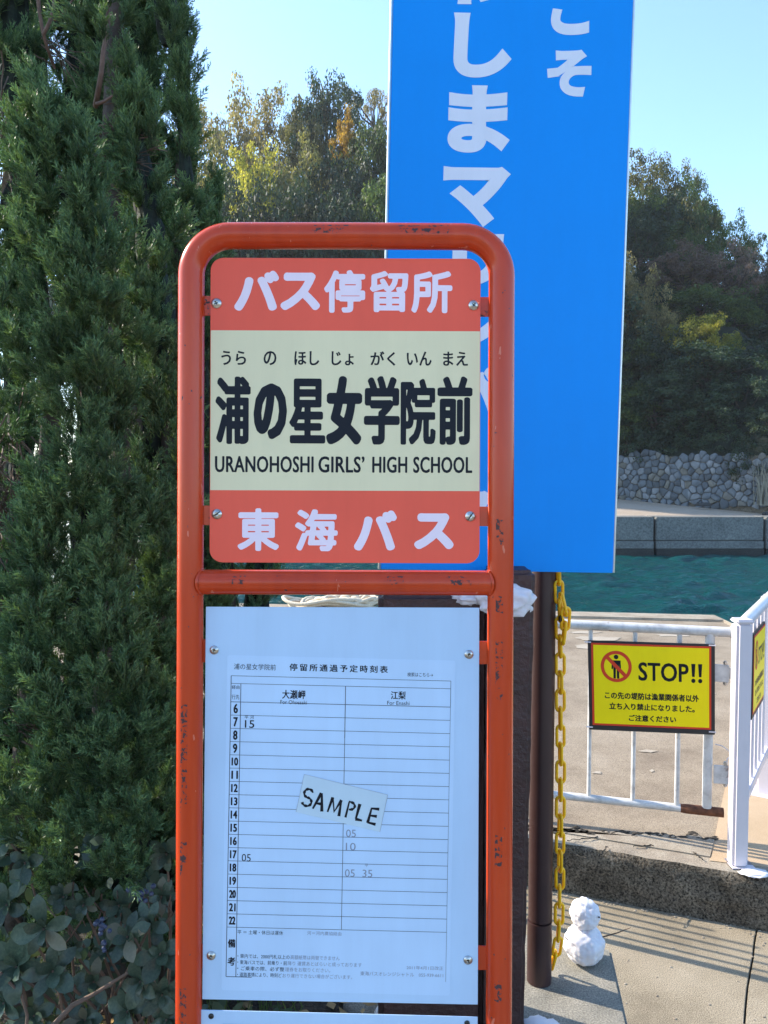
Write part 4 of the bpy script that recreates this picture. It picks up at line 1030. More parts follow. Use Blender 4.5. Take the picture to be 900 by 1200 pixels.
put_chain([at_y(653.5, 640, 2.24), at_y(655, 690, 2.25), at_y(656.5, 760, 2.26), at_y(657, 900, 2.27), at_y(656, 1040, 2.27), at_y(655, 1085, 2.27), at_y(653, 1110, 2.28), at_y(645, 1138, 2.31)])
put_chain([at_y(658, 700, 2.235), at_y(663, 722, 2.23), at_y(661, 744, 2.235), at_y(658, 756, 2.24)], 1, 17*U)
mb = MB(); pc = at_y(656.5, 725, 2.225); mb.box(pc, (.010, .007, .022)); mb.build('joining_link', M['darksteel'], ch, bevel=.004)

# ================= snowman
sb = at_z(687, 1134, 0)
sm = thing('snowman', 'small two-ball snowman with stick arms standing on the concrete beside the chain', 'snowman', sb)
rb = 23.5/F*sb.y; rh = 18/F*sb.y; cb = Vector((sb.x, sb.y+.03, rb*.93)); chd = at_y(685.5, 1071, sb.y+.035)
def lump(name, c, r, seed, sc, amp):
    v, f = ball(c, r, 5, seed, amp, 1.9, sc); mb = MB(); mb.add(v, f); return mb.build(name, M['snow'], sm, smooth=80)
lump('body', cb, rb, 2, (1.04, 1, .98), .11); lump('head', chd, rh, 6, (1.0, .95, 1.04), .13)
mb = MB(); mb.tube([cb+Vector((rb*.8, 0, .02)), at_y(724, 1093, sb.y), at_y(739, 1087, sb.y-.01)], [.0022, .0018, .0012], 6); mb.build('arm', M['twig'], sm)
mb = MB(); mb.tube([cb+Vector((-rb*.8, 0, .01)), at_y(662, 1098, sb.y)], [.002, .0012], 6); mb.build('arm', M['twig'], sm)
v, f = ball(at_y(702, 1075, sb.y-.0), .003, 2); mb = MB(); mb.add(v, f); mb.build('eye', M['darksteel'], sm)

# ================= galvanised gate with the yellow sign
GR = at_z(857, 1004, ZQ)                      # foot of the hinge side
gr_d = 3.36
pR = at_y(857, 741, gr_d); 
# gate plane direction from the top pipe: equal height at x=665,y=731
pL_ = at_z(665, 731.5, pR.z)
gu = (pR-pL_); gu.z = 0; gu.normalize()
GP = Plane(pR, gu, (0, 0, 1))
gt = thing('metal_gate', 'low galvanised pipe gate with rusty ends in front of the water', 'gate', (GP.px(760, 945).x, GP.px(760, 945).y, ZQ))
g = lambda x, y, n=0: GP.px(x, y, n)
topz = pR.z
def gz(x, z, n=0):
    p = g(x, 800, n); return Vector((p.x, p.y, z))
zbot = g(760, 943).z
GLx = g(665, 731)-gu*.62
pe = gz(855, topz)
mb = MB(); mb.tube([Vector((GLx.x, GLx.y, topz)), pe], .0215, 18); mb.build('top_rail', M['galv'], gt)
mb = MB(); mb.tube([pe-gu*.002, pe+gu*.016], .0275, 18); mb.build('end_cap', M['galv'], gt, bevel=.003)
pbt = gz(851, zbot)
mb = MB(); mb.tube([Vector((GLx.x, GLx.y, zbot)), gz(800, zbot)], .0175, 16); mb.build('bottom_rail', M['galv'], gt)
mb = MB(); mb.tube([gz(800, zbot), gz(806, zbot), pbt], [.0180, .0205, .0205], 18); o = mb.build('bottom_rail_end', M['rust'], gt); o['label'] = 'rusted lower rail end'
mb = MB(); a_ = gz(658+0, topz)
for x, r in ((640, .0088), (691.5, .0095), (743.5, .0100), (795.5, .0110)):
    mb = MB(); mb.tube([gz(x, zbot), gz(x, topz)], r, 12); mb.build('bar', M['galv'], gt)
mb = MB(); mb.tube([gz(831, zbot+.016), gz(831, topz-.01)], .0200, 18); mb.build('end_post', M['galv'], gt)
for y0, y1 in ((778, 798), (896, 917)):
    mb = MB(); A_, B_ = g(836, y0, .012), g(854, y1, .012)
    mb.prism([g(836, y0, .012), g(854, y0+1, .012), g(854, y1+1, .012), g(836, y1, .012)], GP.N, .012)
    mb.prism([g(850, y0+4, -.01), g(862, y0+4, -.01), g(862, y1-3, -.01), g(850, y1-3, -.01)], GP.N, .01)
    h_ = mb.build('hinge', M['galv'], gt, bevel=.002)
    mb = MB(); mb.tube([g(850, y0-3.5, .016), g(850, y1+5, .016)], .0055, 10)
    mb.tube([g(850, y1+1.5, .016), g(850, y1+4, .016)], .010, 6); mb.tube([g(850, y0-2.5, .016), g(850, y0, .016)], .009, 6); mb.build('hinge_bolt', M['steel'], h_)
mb = MB(); mb.tube([g(838, 872), g(846, 874), g(853, 879), g(857, 884), g(852, 890), g(852, 896), g(849, 899)], .0022, 6); mb.build('tie_wire', M['whitepaint'], gt)
# yellow STOP sign on the gate (own thing)
def stop_sign(P, px_, label, full=True):
    # px_(u,v): u,v in sign units 0..149 x 0..103
    O_ = px_(75, 104)
    t = thing('stop_sign', label, 'sign', O_)
    mb = MB(); mb.prism([px_(0, 0), px_(149, 0), px_(149, 104), px_(0, 104)], P.N, .010); mb.build('black_board', M['signblack'], t, bevel=.002)
    mb = MB(); mb.prism([px_(4, 2.5, .0105), px_(144.5, 2.5, .0105), px_(144.5, 98, .0105), px_(4, 98, .0105)], P.N, .0015); mb.build('red_border', M['red'], t)
    mb = MB(); mb.add([px_(6.5, 4.7, .0125), px_(142, 4.7, .0125), px_(142, 95.8, .0125), px_(6.5, 95.8, .0125)], [(0, 1, 2, 3)]); mb.build('yellow_panel', M['yellow'], t, smooth=None, fixn=False)
    class Q:
        def px(s, x, y, n=0): return px_(x, y, n)
    q = Q(); mk = MB(); z1 = .0128
    rfit(mk, 'STOP', 59, 118, 23, 44.5, q, z1, 0, .55, 1, 6); mk.build('lettering', M['ink'], t, smooth=None, fixn=False); mk = MB()
    for x in (123.5, 131.5):
        mk.add([px_(x-2.4, 23, z1), px_(x+2.4, 23, z1), px_(x+1.5, 38, z1), px_(x-1.5, 38, z1)], [(0, 1, 2, 3)])
        mk.add([px_(x+2.5*math.cos(a), 42.5+2.5*math.sin(a), z1) for a in [2*math.pi*i/14 for i in range(14)]], [tuple(range(14))])
    m_ = MB(); rfit(m_, 'この先の堤防は漁業関係者以外', 19, 130, 58.6, 66.8, q, z1, 0, .28, 1, 10); m_.build('lettering', M['ink'], t, smooth=None, fixn=False)
    m_ = MB(); rfit(m_, '立ち入り禁止になりました。', 24, 125, 71, 79, q, z1, 0, .28, 1, 10); m_.build('lettering', M['ink'], t, smooth=None, fixn=False)
    m_ = MB(); rfit(m_, 'ご注意ください', 47, 103, 84.2, 91.8, q, z1, 0, .28, 1, 10); m_.build('lettering', M['ink'], t, smooth=None, fixn=False)
    mk.build('lettering', M['ink'], t, smooth=None, fixn=False); mk = MB()
    # pedestrian figure
    cx, cy = 33, 29
    mk.add([px_(cx+2.7*math.cos(a), cy-11+2.7*math.sin(a), z1) for a in [2*math.pi*i/16 for i in range(16)]], [tuple(range(16))])
    mk.add([px_(cx+x, cy+y, z1) for x, y in ((-5.2, -7), (5.2, -7), (5.6, 3), (3.8, 3), (3.4, -3.5), (3.4, 14), (.7, 14), (.5, 3), (-.5, 3), (-.7, 14), (-3.4, 14), (-3.4, -3.5), (-3.8, 3), (-5.6, 3))],
           [(0, 1, 4, 11), (1, 2, 3, 4), (4, 5, 6, 7), (4, 7, 8, 11), (8, 9, 10, 11), (11, 12, 13, 0)])
    mk.build('pictogram', M['ink'], t, smooth=None, fixn=False)
    mr = MB(); z2 = .0132; K_ = 48; ro, ri = 18.2, 14.4
    ring = [px_(cx+r_*math.cos(2*math.pi*i/K_), cy+r_*math.sin(2*math.pi*i/K_), z2) for r_ in (ro, ri) for i in range(K_)]
    mr.add(ring, [(i, (i+1) % K_, K_+(i+1) % K_, K_+i) for i in range(K_)])
    mr.add([px_(cx+a, cy+b, z2+.0002) for a, b in ((-9.2, -12.2), (-12.2, -9.2), (9.2, 12.2), (12.2, 9.2))], [(0, 1, 2, 3)])
    mr.build('prohibition_mark', M['red'], t, smooth=None, fixn=False)
    return t
def bil(A, B, C_, D2, u, v): return ((A[0]*(1-u)+B[0]*u)*(1-v)+(D2[0]*(1-u)+C_[0]*u)*v, (A[1]*(1-u)+B[1]*u)*(1-v)+(D2[1]*(1-u)+C_[1]*u)*v)
def gate_px(u, v, n=0):
    x, y = bil((688.7, 750), (837.5, 754.7), (837.5, 860.5), (690.7, 854.3), u/149, v/104)
    return GP.px(x, y, .024) + GP.N*n
gs = stop_sign(GP, gate_px, 'yellow STOP sign with red ring and Japanese warning, fixed to the low gate')
mb = MB()
for x, y in ((690, 752.5), (836, 756.5), (692, 852), (836, 858)): 
    p = g(x, y, .036); mb.tube([p-gu*.018, p+gu*.010], .003, 6)
mb.build('cable_tie', M['whitepaint'], gs)

# ================= white railing
w1 = at_z(867.5, 1019, ZQ); w2 = at_z(900, 934, ZQ)
wd_ = (w2-w1); wd_.z = 0; dist = wd_.length; wd_.normalize()
wn = Vector((-wd_.y, wd_.x, 0))
wt = thing('white_railing', 'glossy white steel railing running back from the white corner post at the right edge', 'railing', (w1.x, w1.y, ZQ))
PYw = w1.y+.04; ztw = at_y(872, 729, PYw).z
rotw = Matrix.Rotation(math.atan2(wd_.y, wd_.x), 3, 'Z')
mb = MB(); cpost = Vector((w1.x+.005, PYw, (ZQ+ztw)/2)); 
mb.box(cpost, (.064, .064, ztw-ZQ)); mb.build('post', M['whitepaint'], wt, bevel=.010, bseg=3)
mb = MB(); mb.box((cpost.x, cpost.y, ztw+.006), (.072, .072, .016)); mb.build('post_cap', M['whitepaint'], wt, bevel=.006)
mb = MB(); mb.box((cpost.x+.01, cpost.y, ZQ+.003), (.10, .09, .006)); mb.build('base_plate', M['whitepaint'], wt, bevel=.003)
for k in (1, 2, 3):
    c2 = cpost+wd_*(dist*k); mb = MB(); mb.box(c2, (.075, .075, ztw-ZQ), rotw); mb.build('post', M['whitepaint'], wt, bevel=.010, bseg=3)
    mb = MB(); mb.box(Vector((c2.x, c2.y, ZQ+.005)), (.15, .15, .010), rotw); mb.build('base_plate', M['whitepaint'], wt, bevel=.003)
LR = dist*3
mb = MB(); a = Vector((cpost.x, cpost.y, ztw-.012)); mb.tube([a+wd_*.03, a+wd_*LR], .026, 16); mb.build('top_rail', M['whitepaint'], wt)
zlo = at_y(880, 945, PYw+.03).z
mb = MB(); a = Vector((cpost.x, cpost.y, zlo)); mb.box(a+wd_*(LR/2), (LR, .03, .042), rotw); mb.build('bottom_rail', M['whitepaint'], wt, bevel=.003)
nb = int(LR/.115)
for i in range(1, nb):
    p = Vector((cpost.x, cpost.y, 0))+wd_*(LR*i/nb)
    if abs((i*LR/nb) % dist) < .06 or abs((i*LR/nb) % dist-dist) < .05: continue
    mb = MB(); mb.tube([Vector((p.x, p.y, zlo)), Vector((p.x, p.y, ztw-.02))], .009, 8); mb.build('baluster', M['whitepaint'], wt)
# second yellow sign, on the railing, seen almost edge-on
RPn = Plane(cpost+wd_*.16, wd_, (0, 0, 1)); RPn.N = Vector((-wd_.y, wd_.x, 0))
if RPn.N.x < 0: RPn.N = -RPn.N
z_t = at_y(884, 743, 3.27).z; z_b = at_y(884, 843, 3.27).z
def rail_px(u, v, n=0):
    p = cpost+wd_*(.145+.36*u/149)+RPn.N*(.014+n); return Vector((p.x, p.y, z_t+(z_b-z_t)*v/104))
stop_sign(RPn, rail_px, 'yellow sign with black frame seen edge-on, hung on the white railing')
# spilt white paint / ice by the post foot
v, f = ball(at_z(884, 1023, ZQ+.004), .045, 3, 8, .35, 2, (1.3, .8, .16)); mb = MB(); mb.add(v, f)
tag(mb.build('snow_lump', M['snow'], smooth=80), 'thin white snow patch at the foot of the white corner post', 'snow')

# ================= unseen fence added here so its bars cast stripes on the pavement
fbase = at_z(660, 1066, ZP)
hd = Vector((math.cos(R(SUN_DIR)), math.sin(R(SUN_DIR)), 0))
hp = fbase-hd*.80
fdv = Vector((math.cos(R(-42)), math.sin(R(-42)), 0))
lf = thing('shadow_fence', 'low galvanised fence added unseen behind the brown box to cast the pavement stripes', 'fence', (hp.x, hp.y, ZP))
for i in range(7):
    p = hp+fdv*(.17*(i-3)*1.0); mb = MB(); r = .017 if i in (0, 6) else .0065
    mb.tube([Vector((p.x, p.y, ZP)), Vector((p.x, p.y, ZP+1.1))], r, 10); mb.build('bar' if r < .01 else 'post', M['galv'], lf)
mb = MB(); mb.tube([Vector((*(hp-fdv*.51).xy, ZP+.06)), Vector((*(hp+fdv*.51).xy, ZP+.06))], .012, 10); mb.build('bottom_rail', M['galv'], lf)

# ================= rope heap on the quay edge
rp = at_z(400, 712, ZQ+.02); mb = MB(); random.seed(12)
for k in range(16):
    rr = random.uniform(.12, .42); cx = rp.x+random.uniform(-.25, .3); zz = ZQ+.05+random.uniform(0, .10)*(1-abs(cx-rp.x))
    pts_ = [Vector((cx+rr*1.2*math.cos(a), rp.y+rr*.5*math.sin(a), zz+.03*math.sin(a*3+k))) for a in [2*math.pi*i/26 for i in range(26)]]
    mb.tube(pts_, .022, 7, closed=True)
tag(mb.build('rope_heap', M['rope'], smooth=60), 'heap of pale rope on the quay edge seen under the sign crossbar', 'rope')

#==PLANTS==
# ---------------- juniper
def spray_template(seed, L=.085):
    rg = random.Random(seed); V = []; Fc = []
    def spike(a, b, r):
        d = (b-a).normalized(); q = Vector((rg.gauss(0, 1), rg.gauss(0, 1), rg.gauss(0, 1))); u = d.cross(q).normalized(); o = len(V)
        V.append(a-u*r*1.5); V.append(a.lerp(b, .3)+u*r*1.5); V.append(b); Fc.append((o, o+1, o+2))
    ax = [Vector((0, 0, 0))]; d = Vector((rg.uniform(-.1, .1), rg.uniform(-.1, .1), 1)).normalized()
    for i in range(8): d = (d+Vector((rg.uniform(-.12, .12), rg.uniform(-.12, .12), .04))).normalized(); ax.append(ax[-1]+d*L/8)
    for i in range(0, 8, 2): spike(ax[i], ax[min(i+3, 8)], .0013)
    for i in range(1, 9):
        for s in range(3):
            ang = rg.uniform(0, 6.28); out = Vector((math.cos(ang), math.sin(ang), 0)); dd = (out*.55+Vector((0, 0, 1))*.8).normalized()
            ln_ = L*(.44-.028*i)*rg.uniform(.75, 1.2); p0 = ax[i]; p1 = p0+dd*ln_*.5; e = (dd+Vector((0, 0, .25))).normalized(); p2 = p1+e*ln_*.5
            spike(p0, p2, .0012)
            for t in range(3):
                st = p0.lerp(p2, .2+.24*t); a2 = rg.uniform(0, 6.28); o2 = Vector((math.cos(a2), math.sin(a2), rg.uniform(-.1, .4))); d2 = (e*.75+o2*.6).normalized()
                spike(st, st+d2*ln_*.50*rg.uniform(.7, 1.2), .0011)
    return np.array([tuple(v) for v in V], dtype=np.float32), np.array(Fc, dtype=np.int32)
TPL = [spray_template(s) for s in (1, 2, 3, 4)]
print('spray tris', [len(t[1]) for t in TPL])
rg = np.random.default_rng(5)
JV, JF = [], []; joff = 0
SPR = []           # (pos, dir, scale)
CORE = MB()
def plume(tip, base, rpx, D, dens=1.0, Dtip=None, prof=.75):
    """flame-shaped mass of foliage: clumps of sprays round an axis; tip & base in picture pixels at distance D"""
    A_ = at_y(base[0], base[1], D); B_ = at_y(tip[0], tip[1], Dtip or D); axis = B_-A_; Lh = axis.length; az = axis/Lh
    Rm = rpx/F*D; u = az.orthogonal().normalized(); v = az.cross(u)
    area = 2*math.pi*Rm*.62*Lh; n = int(area*350*dens)
    for _ in range(n):
        t = rg.uniform(0, 1)**.85; r = Rm*(1-t)**prof*min(1, (t+.06)/.16)**.5
        ph = rg.uniform(0, 2*math.pi); out = u*math.cos(ph)+v*math.sin(ph)
        if out.y > .25 and rg.random() < .85: continue
        lobes = 1+.25*math.sin(ph*3+t*17)*math.cos(t*11+ph)
        p = A_+axis*t+out*r*lobes*rg.uniform(.40, 1.12)
        d = (az*.9+out*.65*(1-t*.6)+Vector(rg.normal(0, .16, 3))).normalized()
        k = rg.uniform(.7, 1.2)
        for q in range(6):
            dd = (d+Vector(rg.normal(0, .27, 3))).normalized()
            SPR.append((p-d*.022+Vector(rg.normal(0, .005, 3)), dd, k*rg.uniform(.55, .95)*(1 if t < .9 else .8)))
    # solid core added to block light, near black like the shade inside
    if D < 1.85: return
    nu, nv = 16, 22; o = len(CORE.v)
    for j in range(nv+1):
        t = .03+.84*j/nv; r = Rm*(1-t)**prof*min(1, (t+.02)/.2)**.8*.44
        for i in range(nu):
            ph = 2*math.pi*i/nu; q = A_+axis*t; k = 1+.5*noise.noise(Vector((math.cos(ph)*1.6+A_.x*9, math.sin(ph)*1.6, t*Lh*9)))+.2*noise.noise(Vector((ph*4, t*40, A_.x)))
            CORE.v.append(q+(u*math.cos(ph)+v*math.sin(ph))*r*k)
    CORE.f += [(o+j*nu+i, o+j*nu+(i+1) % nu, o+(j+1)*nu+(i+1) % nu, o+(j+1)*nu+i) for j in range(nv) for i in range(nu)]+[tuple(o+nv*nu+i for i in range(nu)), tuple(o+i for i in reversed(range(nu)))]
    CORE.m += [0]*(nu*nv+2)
random.seed(1)
#       tip          base        R    D
P_ = [((150, -190), (200, 640), 66, 2.25, 1.1), ((108, -160), (150, 600), 60, 2.30, 1.0), ((215, -40), (222, 330), 26, 2.2, 1.0),
      ((212, 40), (226, 420), 30, 2.10, 1.0),
      ((148, 62), (196, 430), 50, 1.86, 1.2), ((36, 84), (118, 470), 92, 1.70, 1.3), ((90, 130), (120, 420), 45, 1.66, 1.2),
      ((15, -150), (18, 150), 52, 1.95, 1.1), ((122, -110), (124, 82), 42, 1.80, 1.3), ((60, -160), (70, 40), 30, 2.2, .8), ((190, -160), (196, 60), 34, 2.1, 1.0),
      ((76, 388), (120, 660), 62, 1.66, 1.3), ((132, 436), (180, 720), 56, 1.72, 1.2), ((180, 330), (205, 620), 48, 1.80, 1.1),
      ((45, 560), (90, 960), 88, 1.62, 1.3), ((120, 620), (150, 1020), 82, 1.60, 1.3), ((182, 640), (185, 1010), 52, 1.72, 1.2), ((20, 640), (20, 960), 60, 1.70, 1.1), ((20, 330), (20, 520), 50, 1.78, 1.0),
      ((254, 205), (262, 720), 34, 2.30, 1.1), ((300, 420), (300, 860), 42, 2.35, 1.0), ((236, 260), (236, 700), 38, 2.2, 1.0), ((250, 640), (250, 1100), 44, 2.2, .8),
      ((60, 700), (110, 1060), 70, 1.75, 1.0), ((-40, 0), (-40, 700), 80, 1.8, .6), ((-60, 500), (-50, 1000), 80, 1.7, .6),
      # back layers
      ((30, -220), (30, 330), 70, 2.45, .6), ((95, -220), (95, 330), 62, 2.45, .6), ((165, -240), (165, 330), 52, 2.45, .6), ((-40, -200), (-40, 330), 70, 2.4, .3),
      ((20, 260), (20, 1010), 100, 2.45, .5), ((110, 260), (110, 1010), 100, 2.5, .5), ((185, 300), (190, 1030), 70, 2.45, .6), ((-70, 260), (-70, 1010), 90, 2.5, .3),
      ((20, 420), (20, 720), 60, 2.2, .5), ((60, 820), (60, 1110), 90, 2.0, .9), ((150, 800), (150, 1110), 80, 2.05, .9), ((0, 800), (0, 1110), 70, 2.0, .6), ((205, 800), (215, 1110), 50, 2.15, .8)]
for t_, b_, r_, d_, de in P_: plume(t_, b_, r_, d_, de)
print('sprays', len(SPR), )
pos = np.array([tuple(s[0]) for s in SPR], dtype=np.float32); dr = np.array([tuple(s[1]) for s in SPR], dtype=np.float32); sc = np.array([s[2] for s in SPR], dtype=np.float32)
ref = rg.normal(0, 1, (len(SPR), 3)).astype(np.float32); ux = np.cross(dr, ref); ux /= np.linalg.norm(ux, axis=1)[:, None]; uy = np.cross(dr, ux)
Rm = np.stack([ux, uy, dr], 2)        # columns
ju = thing('juniper_tree', 'big dark green juniper with flame-shaped sprays filling the left side', 'tree', (-.75, 2.15, 0))
allV, allF = [], []; off = 0; idx = rg.integers(0, len(TPL), len(SPR))
for k, (tv, tf) in enumerate(TPL):
    m = idx == k; R_ = Rm[m]; P0 = pos[m]; s_ = sc[m]
    V = np.einsum('nij,vj->nvi', R_, tv)*s_[:, None, None]+P0[:, None, :]
    n, nv = V.shape[:2]; Fk = tf[None]+np.arange(n)[:, None, None]*nv+off
    allV.append(V.reshape(-1, 3)); allF.append(Fk.reshape(-1, 3)); off += n*nv
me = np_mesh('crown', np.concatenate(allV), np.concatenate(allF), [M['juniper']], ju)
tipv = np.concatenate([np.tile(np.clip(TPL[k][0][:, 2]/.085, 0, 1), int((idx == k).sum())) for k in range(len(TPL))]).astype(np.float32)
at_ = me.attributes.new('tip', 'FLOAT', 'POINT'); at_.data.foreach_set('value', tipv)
fi = CORE.build('shade_core', M['inner'], ju, fixn=False, smooth=None)
cr = put('crown', me, ju, smooth=None); cr['kind'] = 'stuff'
# trunks and limbs
mb = MB()
def limb(pts_, r0, r1, n=8):
    k = len(pts_); mb.tube(pts_, [r0+(r1-r0)*i/(k-1) for i in range(k)], n)
limb([Vector((-.75, 2.15, 0)), Vector((-.78, 2.15, .6)), at_y(150, 500, 2.15), at_y(130, 200, 2.2), at_y(140, -100, 2.2)], .06, .02)
limb([Vector((-.95, 2.0, 0)), Vector((-.92, 1.95, .6)), at_y(60, 500, 1.9), at_y(40, 250, 1.85)], .045, .015)
limb([Vector((-.62, 2.2, 0)), at_y(190, 700, 2.2), at_y(205, 350, 2.2), at_y(215, 100, 2.2)], .035, .01)
limb([Vector((-.5, 2.35, 0)), at_y(270, 700, 2.32), at_y(258, 400, 2.3)], .025, .008)
mb.build('trunk', M['bark'], ju, smooth=60)
print('GATE ANGLE', math.degrees(math.atan2(gu.y, gu.x)), 'kerb', math.degrees(math.atan2(kd.y, kd.x)))
mb = MB(); limb([at_y(112, 124, 1.86), at_y(115, 108, 1.80), at_y(119, 84, 1.79), at_y(121, 60, 1.79), at_y(127, 30, 1.80), at_y(124, -40, 1.8)], .0065, .0045)
limb([at_y(113, 122, 1.80), at_y(122, 119, 1.79), at_y(132, 112, 1.79)], .0045, .0025)
limb([at_y(44, -10, 1.84), at_y(46, 12, 1.85), at_y(50, 36, 1.84), at_y(55, 55, 1.86), at_y(64, 80, 1.9)], .005, .0035)
limb([at_y(51, 40, 1.84), at_y(58, 26, 1.83), at_y(63, 8, 1.84), at_y(64, -20, 1.84)], .0045, .003)
limb([at_y(63, 24, 1.84), at_y(74, 16, 1.83), at_y(86, -2, 1.84)], .0028, .0018)
mb.build('bare_limb', M['pinkbark'], ju, smooth=60)
mb = MB(); random.seed(31)
def twigs(cx, cy, rx, ry, D, n, ang0=0, spread=1.2, L=45):
    for _ in range(n):
        x = random.gauss(cx, rx); y = random.gauss(cy, ry); a = ang0+random.uniform(-spread, spread); l_ = L*random.uniform(.5, 1.3); p = []
        for i in range(5): p.append(at_y(x, y, D+random.uniform(-.03, .03))); x += math.cos(a)*l_/4; y += math.sin(a)*l_/4; a += random.uniform(-.35, .35)
        mb.tube(p, [.0019, .0017, .0014, .0011, .0006], 4, caps=False)
twigs(118, 168, 22, 16, 1.86, 42, 0, .5); twigs(95, 190, 15, 8, 1.84, 30, .1, .3, 60)
twigs(5, 560, 14, 40, 1.70, 70, 1.4, .8); twigs(8, 640, 14, 40, 1.68, 40, 1.2, .9, 60); twigs(10, 160, 12, 30, 1.76, 24, 1.5, .6, 60)
twigs(10, 845, 10, 12, 1.62, 22, .3, .6); twigs(60, 60, 14, 12, 1.9, 10, .9, .5, 50); twigs(100, 400, 20, 30, 1.76, 20, 1, 1)
twigs(140, 1050, 60, 12, 1.62, 30, 1.3, .8, 40)
tw = mb.build('dead_twigs', M['twig'], ju, smooth=60); tw['kind'] = 'stuff'

# ---------------- broad-leaved shrub in front
sh = thing('broadleaf_shrub', 'low shrub of dark rounded leathery leaves and blue berries at the juniper\'s foot', 'shrub', (-.62, 1.62, 0))
def leaf_mesh(seed, wr):
    rg_ = random.Random(seed); n = 7; vs = []; fs = []
    for i in range(n+1):
        t = i/n; wv = wr*(math.sin(math.pi*min(1, t**1.35*.97+.01))**.75) if 0 < i < n else .02
        if i == 0: wv = .035
        zz = .10*math.sin(t*2.6)-.05*t
        vs += [Vector((-wv, t, zz+.10*wv+.02*math.sin(t*9+seed))), Vector((0, t, zz-.01)), Vector((wv, t, zz+.10*wv-.02*math.sin(t*8+seed)))]
    for i in range(n):
        a = i*3; fs += [(a, a+1, a+4, a+3), (a+1, a+2, a+5, a+4)]
    o = len(vs); vs += [v-Vector((0, 0, .012)) for v in vs]
    fs += [tuple(k+o for k in reversed(f)) for f in fs[:2*n]]
    me = bpy.data.meshes.new('leaf'); me.from_pydata([tuple(v) for v in vs], [], fs); me.materials.append(M['shrubleaf']); me.polygons.foreach_set('use_smooth', [True]*len(fs)); return me
LMs = [leaf_mesh(s, w_) for s, w_ in ((1, .26), (2, .31), (3, .23))]
random.seed(41)
ros = [(52, 1088, 1.0, 1.50), (150, 1098, .85, 1.54), (188, 1118, .9, 1.56), (62, 1138, 1.0, 1.50), (20, 1132, 1.05, 1.52), (175, 1082, .8, 1.56), (165, 1150, .85, 1.56), (110, 1150, .8, 1.6), (190, 1165, .8, 1.56),
       (98, 1060, .6, 1.6), (30, 1010, .7, 1.6), (8, 1060, .8, 1.62), (75, 1050, .6, 1.62), (140, 1060, .75, 1.62), (196, 1000, .7, 1.6), (150, 1185, .8, 1.58), (100, 1195, .8, 1.62), (40, 1190, .8, 1.6), (195, 1195, .8, 1.56), (5, 1175, .9, 1.58), (85, 1110, .6, 1.64), (125, 1115, .7, 1.64), (12, 985, .6, 1.64), (190, 1050, .7, 1.62),
       (120, 1225, .9, 1.58), (60, 1230, .9, 1.58), (180, 1240, .9, 1.58), (10, 1240, .9, 1.6), (-30, 1100, .9, 1.6), (-30, 1180, .9, 1.6)]
nleaf = 0
def leaf_matrix(c, d, face, L_):
    y = d.normalized(); z = (face-y*face.dot(y)).normalized(); x = y.cross(z)
    return Matrix((x*L_, y*L_, z*L_)).transposed().to_4x4()
stem = MB(); fill = MB()
for (x, y, s_, D_) in ros:
    c = at_y(x, y, D_); face = Vector((random.uniform(-.3, .3), -1, random.uniform(.1, .8))).normalized()
    u = face.orthogonal().normalized(); v = face.cross(u); n = random.randint(7, 10); a0 = random.uniform(0, 6.28)
    for i in range(n):
        if nleaf >= 280: break
        a = a0+i*2.4; inner = i >= n-3; til = .9 if inner else random.uniform(.05, .45)
        d = (u*math.cos(a)+v*math.sin(a)).normalized()*(1-til*.5)+face*til*.7
        L_ = s_*random.uniform(.050, .066)*(.7 if inner else 1)
        o = bpy.data.objects.new('leaf', random.choice(LMs)); COL.objects.link(o); o.parent = sh
        mt = leaf_matrix(c, d, face, L_); mt.translation = c-W0[sh.name]; o.matrix_local = mt; nleaf += 1
        if random.random() < .05: o.material_slots[0].link = 'OBJECT'; o.material_slots[0].material = M['shrubleaf2']
    e = Vector((-.62+random.uniform(-.2, .2), 1.7, .1)); m_ = c.lerp(e, .5)+Vector((random.uniform(-.05, .05), .03, random.uniform(-.05, .05)))
    stem.tube([c+face*.004, c.lerp(m_, .4)+Vector((0, .01, -.01)), m_, e], [.0022, .003, .0035, .006], 6)
stem.tube([at_y(50, 1215, 1.52), at_y(85, 1178, 1.52), at_y(110, 1165, 1.54), at_y(150, 1140, 1.56)], [.006, .005, .004, .003], 7)
stem.tube([at_y(0, 1140, 1.5), at_y(25, 1165, 1.5), at_y(32, 1190, 1.5), at_y(28, 1240, 1.5)], [.003, .003, .003, .004], 6)
stem.build('stems', M['twig'], sh, smooth=60)
for k in range(2600):      # smaller/background leaves, one mass
    x = random.uniform(-160, 330); y = random.uniform(985, 1500); D_ = random.uniform(1.66, 2.25)
    if x > 215: D_ = random.uniform(1.8, 2.35); y = max(y, 1120)
    c = at_y(x, y, D_); 
    if c.z < .02: continue
    d = Vector((random.gauss(0, 1), random.gauss(0, .6), random.gauss(.2, 1))).normalized(); f_ = Vector((random.gauss(0, .5), -1, random.gauss(.3, .5))).normalized()
    y_ = d; z_ = (f_-y_*f_.dot(y_)).normalized(); x_ = y_.cross(z_); L_ = random.uniform(.03, .055)
    fill.add([c, c+y_*L_*.4-x_*L_*.22, c+y_*L_*.8-x_*L_*.2, c+y_*L_, c+y_*L_*.8+x_*L_*.2, c+y_*L_*.4+x_*L_*.22], [(0, 1, 2, 3, 4, 5)])
fo = fill.build('background_leaves', M['shrubleaf'], sh, smooth=None, fixn=False); fo['kind'] = 'stuff'
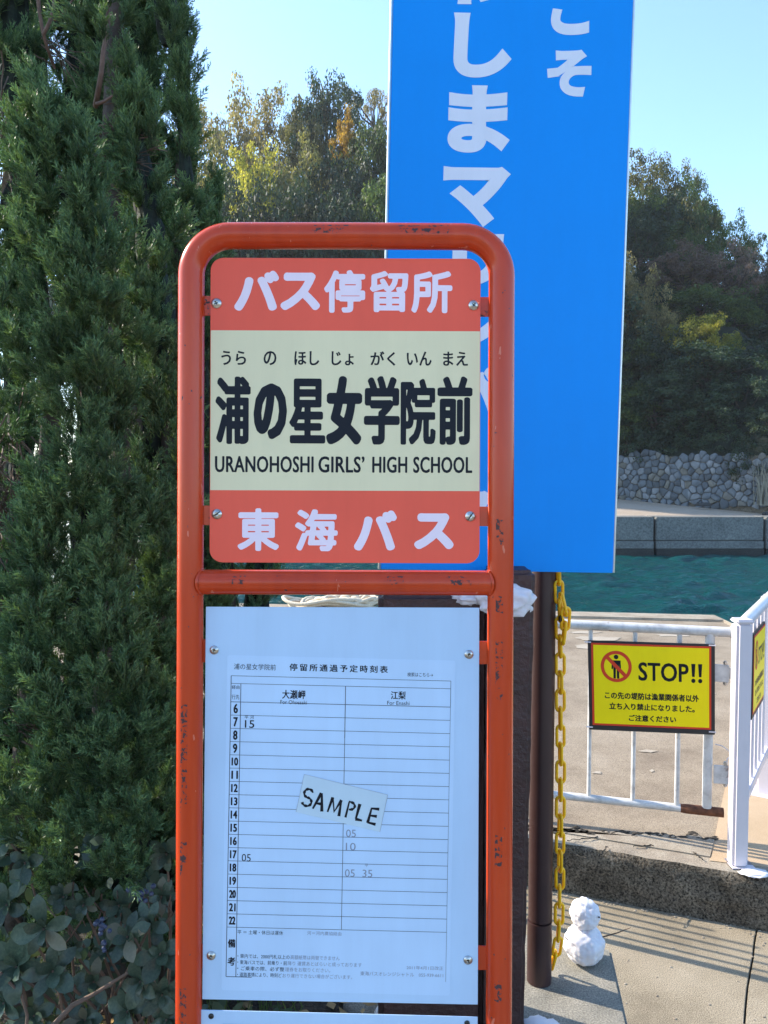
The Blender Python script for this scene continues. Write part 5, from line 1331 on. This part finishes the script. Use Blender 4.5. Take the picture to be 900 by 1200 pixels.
for (x, y, n) in ((115, 1083, 6), (125, 1090, 4), (158, 1047, 6), (172, 1044, 5), (118, 1108, 4), (172, 1052, 3)):
    for i in range(n):
        v, f = ball(at_y(x+random.uniform(-8, 8), y+random.uniform(-7, 7), 1.50+random.uniform(0, .02)), .0052*random.uniform(.8, 1.1), 2, i, .06); mb = MB(); mb.add(v, f); mb.build('berry', M['berry'], sh, smooth=80)
# dead leaves and grass at the foot of the sign
random.seed(51); mb = MB()
for k in range(420):
    x = random.uniform(-.9, .35); y = random.uniform(1.2, 2.7); a = random.uniform(0, 6.28); L_ = random.uniform(.012, .035)
    c = Vector((x, y, .018+random.uniform(0, .012))); d = Vector((math.cos(a), math.sin(a), random.uniform(-.2, .4))); n_ = Vector((-math.sin(a), math.cos(a), random.uniform(-.3, .3)))
    mb.add([c-d*L_, c+n_*L_*.5, c+d*L_, c-n_*L_*.5], [(0, 1, 2, 3)])
stuff(mb.build('fallen_leaves', simple('dry_leaf', (.32, .20, .07), .7, 0, .5, 12), smooth=None, fixn=False))
mb = MB()
for k in range(900):
    x = random.uniform(-1.2, -.22); y = random.uniform(1.8, 2.6); h = random.uniform(.04, .13); a = random.uniform(-.05, .05); b = random.uniform(-.05, .05); c = Vector((x, y, .01))
    mb.add([c-Vector((.002, 0, 0)), c+Vector((.002, 0, 0)), c+Vector((a, b, h))], [(0, 1, 2)])
stuff(mb.build('grass', K['green'], smooth=None, fixn=False))
#print('SIGN2', [tuple(rail_px(a, b)) for a, b in ((0, 0), (149, 104))], tuple(cpost), tuple(wd_), tuple(RPn.N), dist)
print('objects', len(bpy.data.objects), 'tris', sum(len(m.polygons) for m in bpy.data.meshes))


# ---------------- thin sea air
hb = MB(); hb.box((0, 0, 29), (1900, 1900, 68)); hz_ = hb.build('haze', [], None, smooth=None)
hm = bpy.data.materials.new('haze_air'); hm.use_nodes = True; ht = hm.node_tree; ht.nodes.remove(ht.nodes['Principled BSDF'])
pv = ht.nodes.new('ShaderNodeVolumePrincipled'); pv.inputs['Color'].default_value = (.92, .95, 1, 1); pv.inputs['Density'].default_value = .00045; pv.inputs['Anisotropy'].default_value = .3
ht.links.new(pv.outputs[0], ht.nodes['Material Output'].inputs['Volume']); hz_.data.materials.append(hm); stuff(hz_)
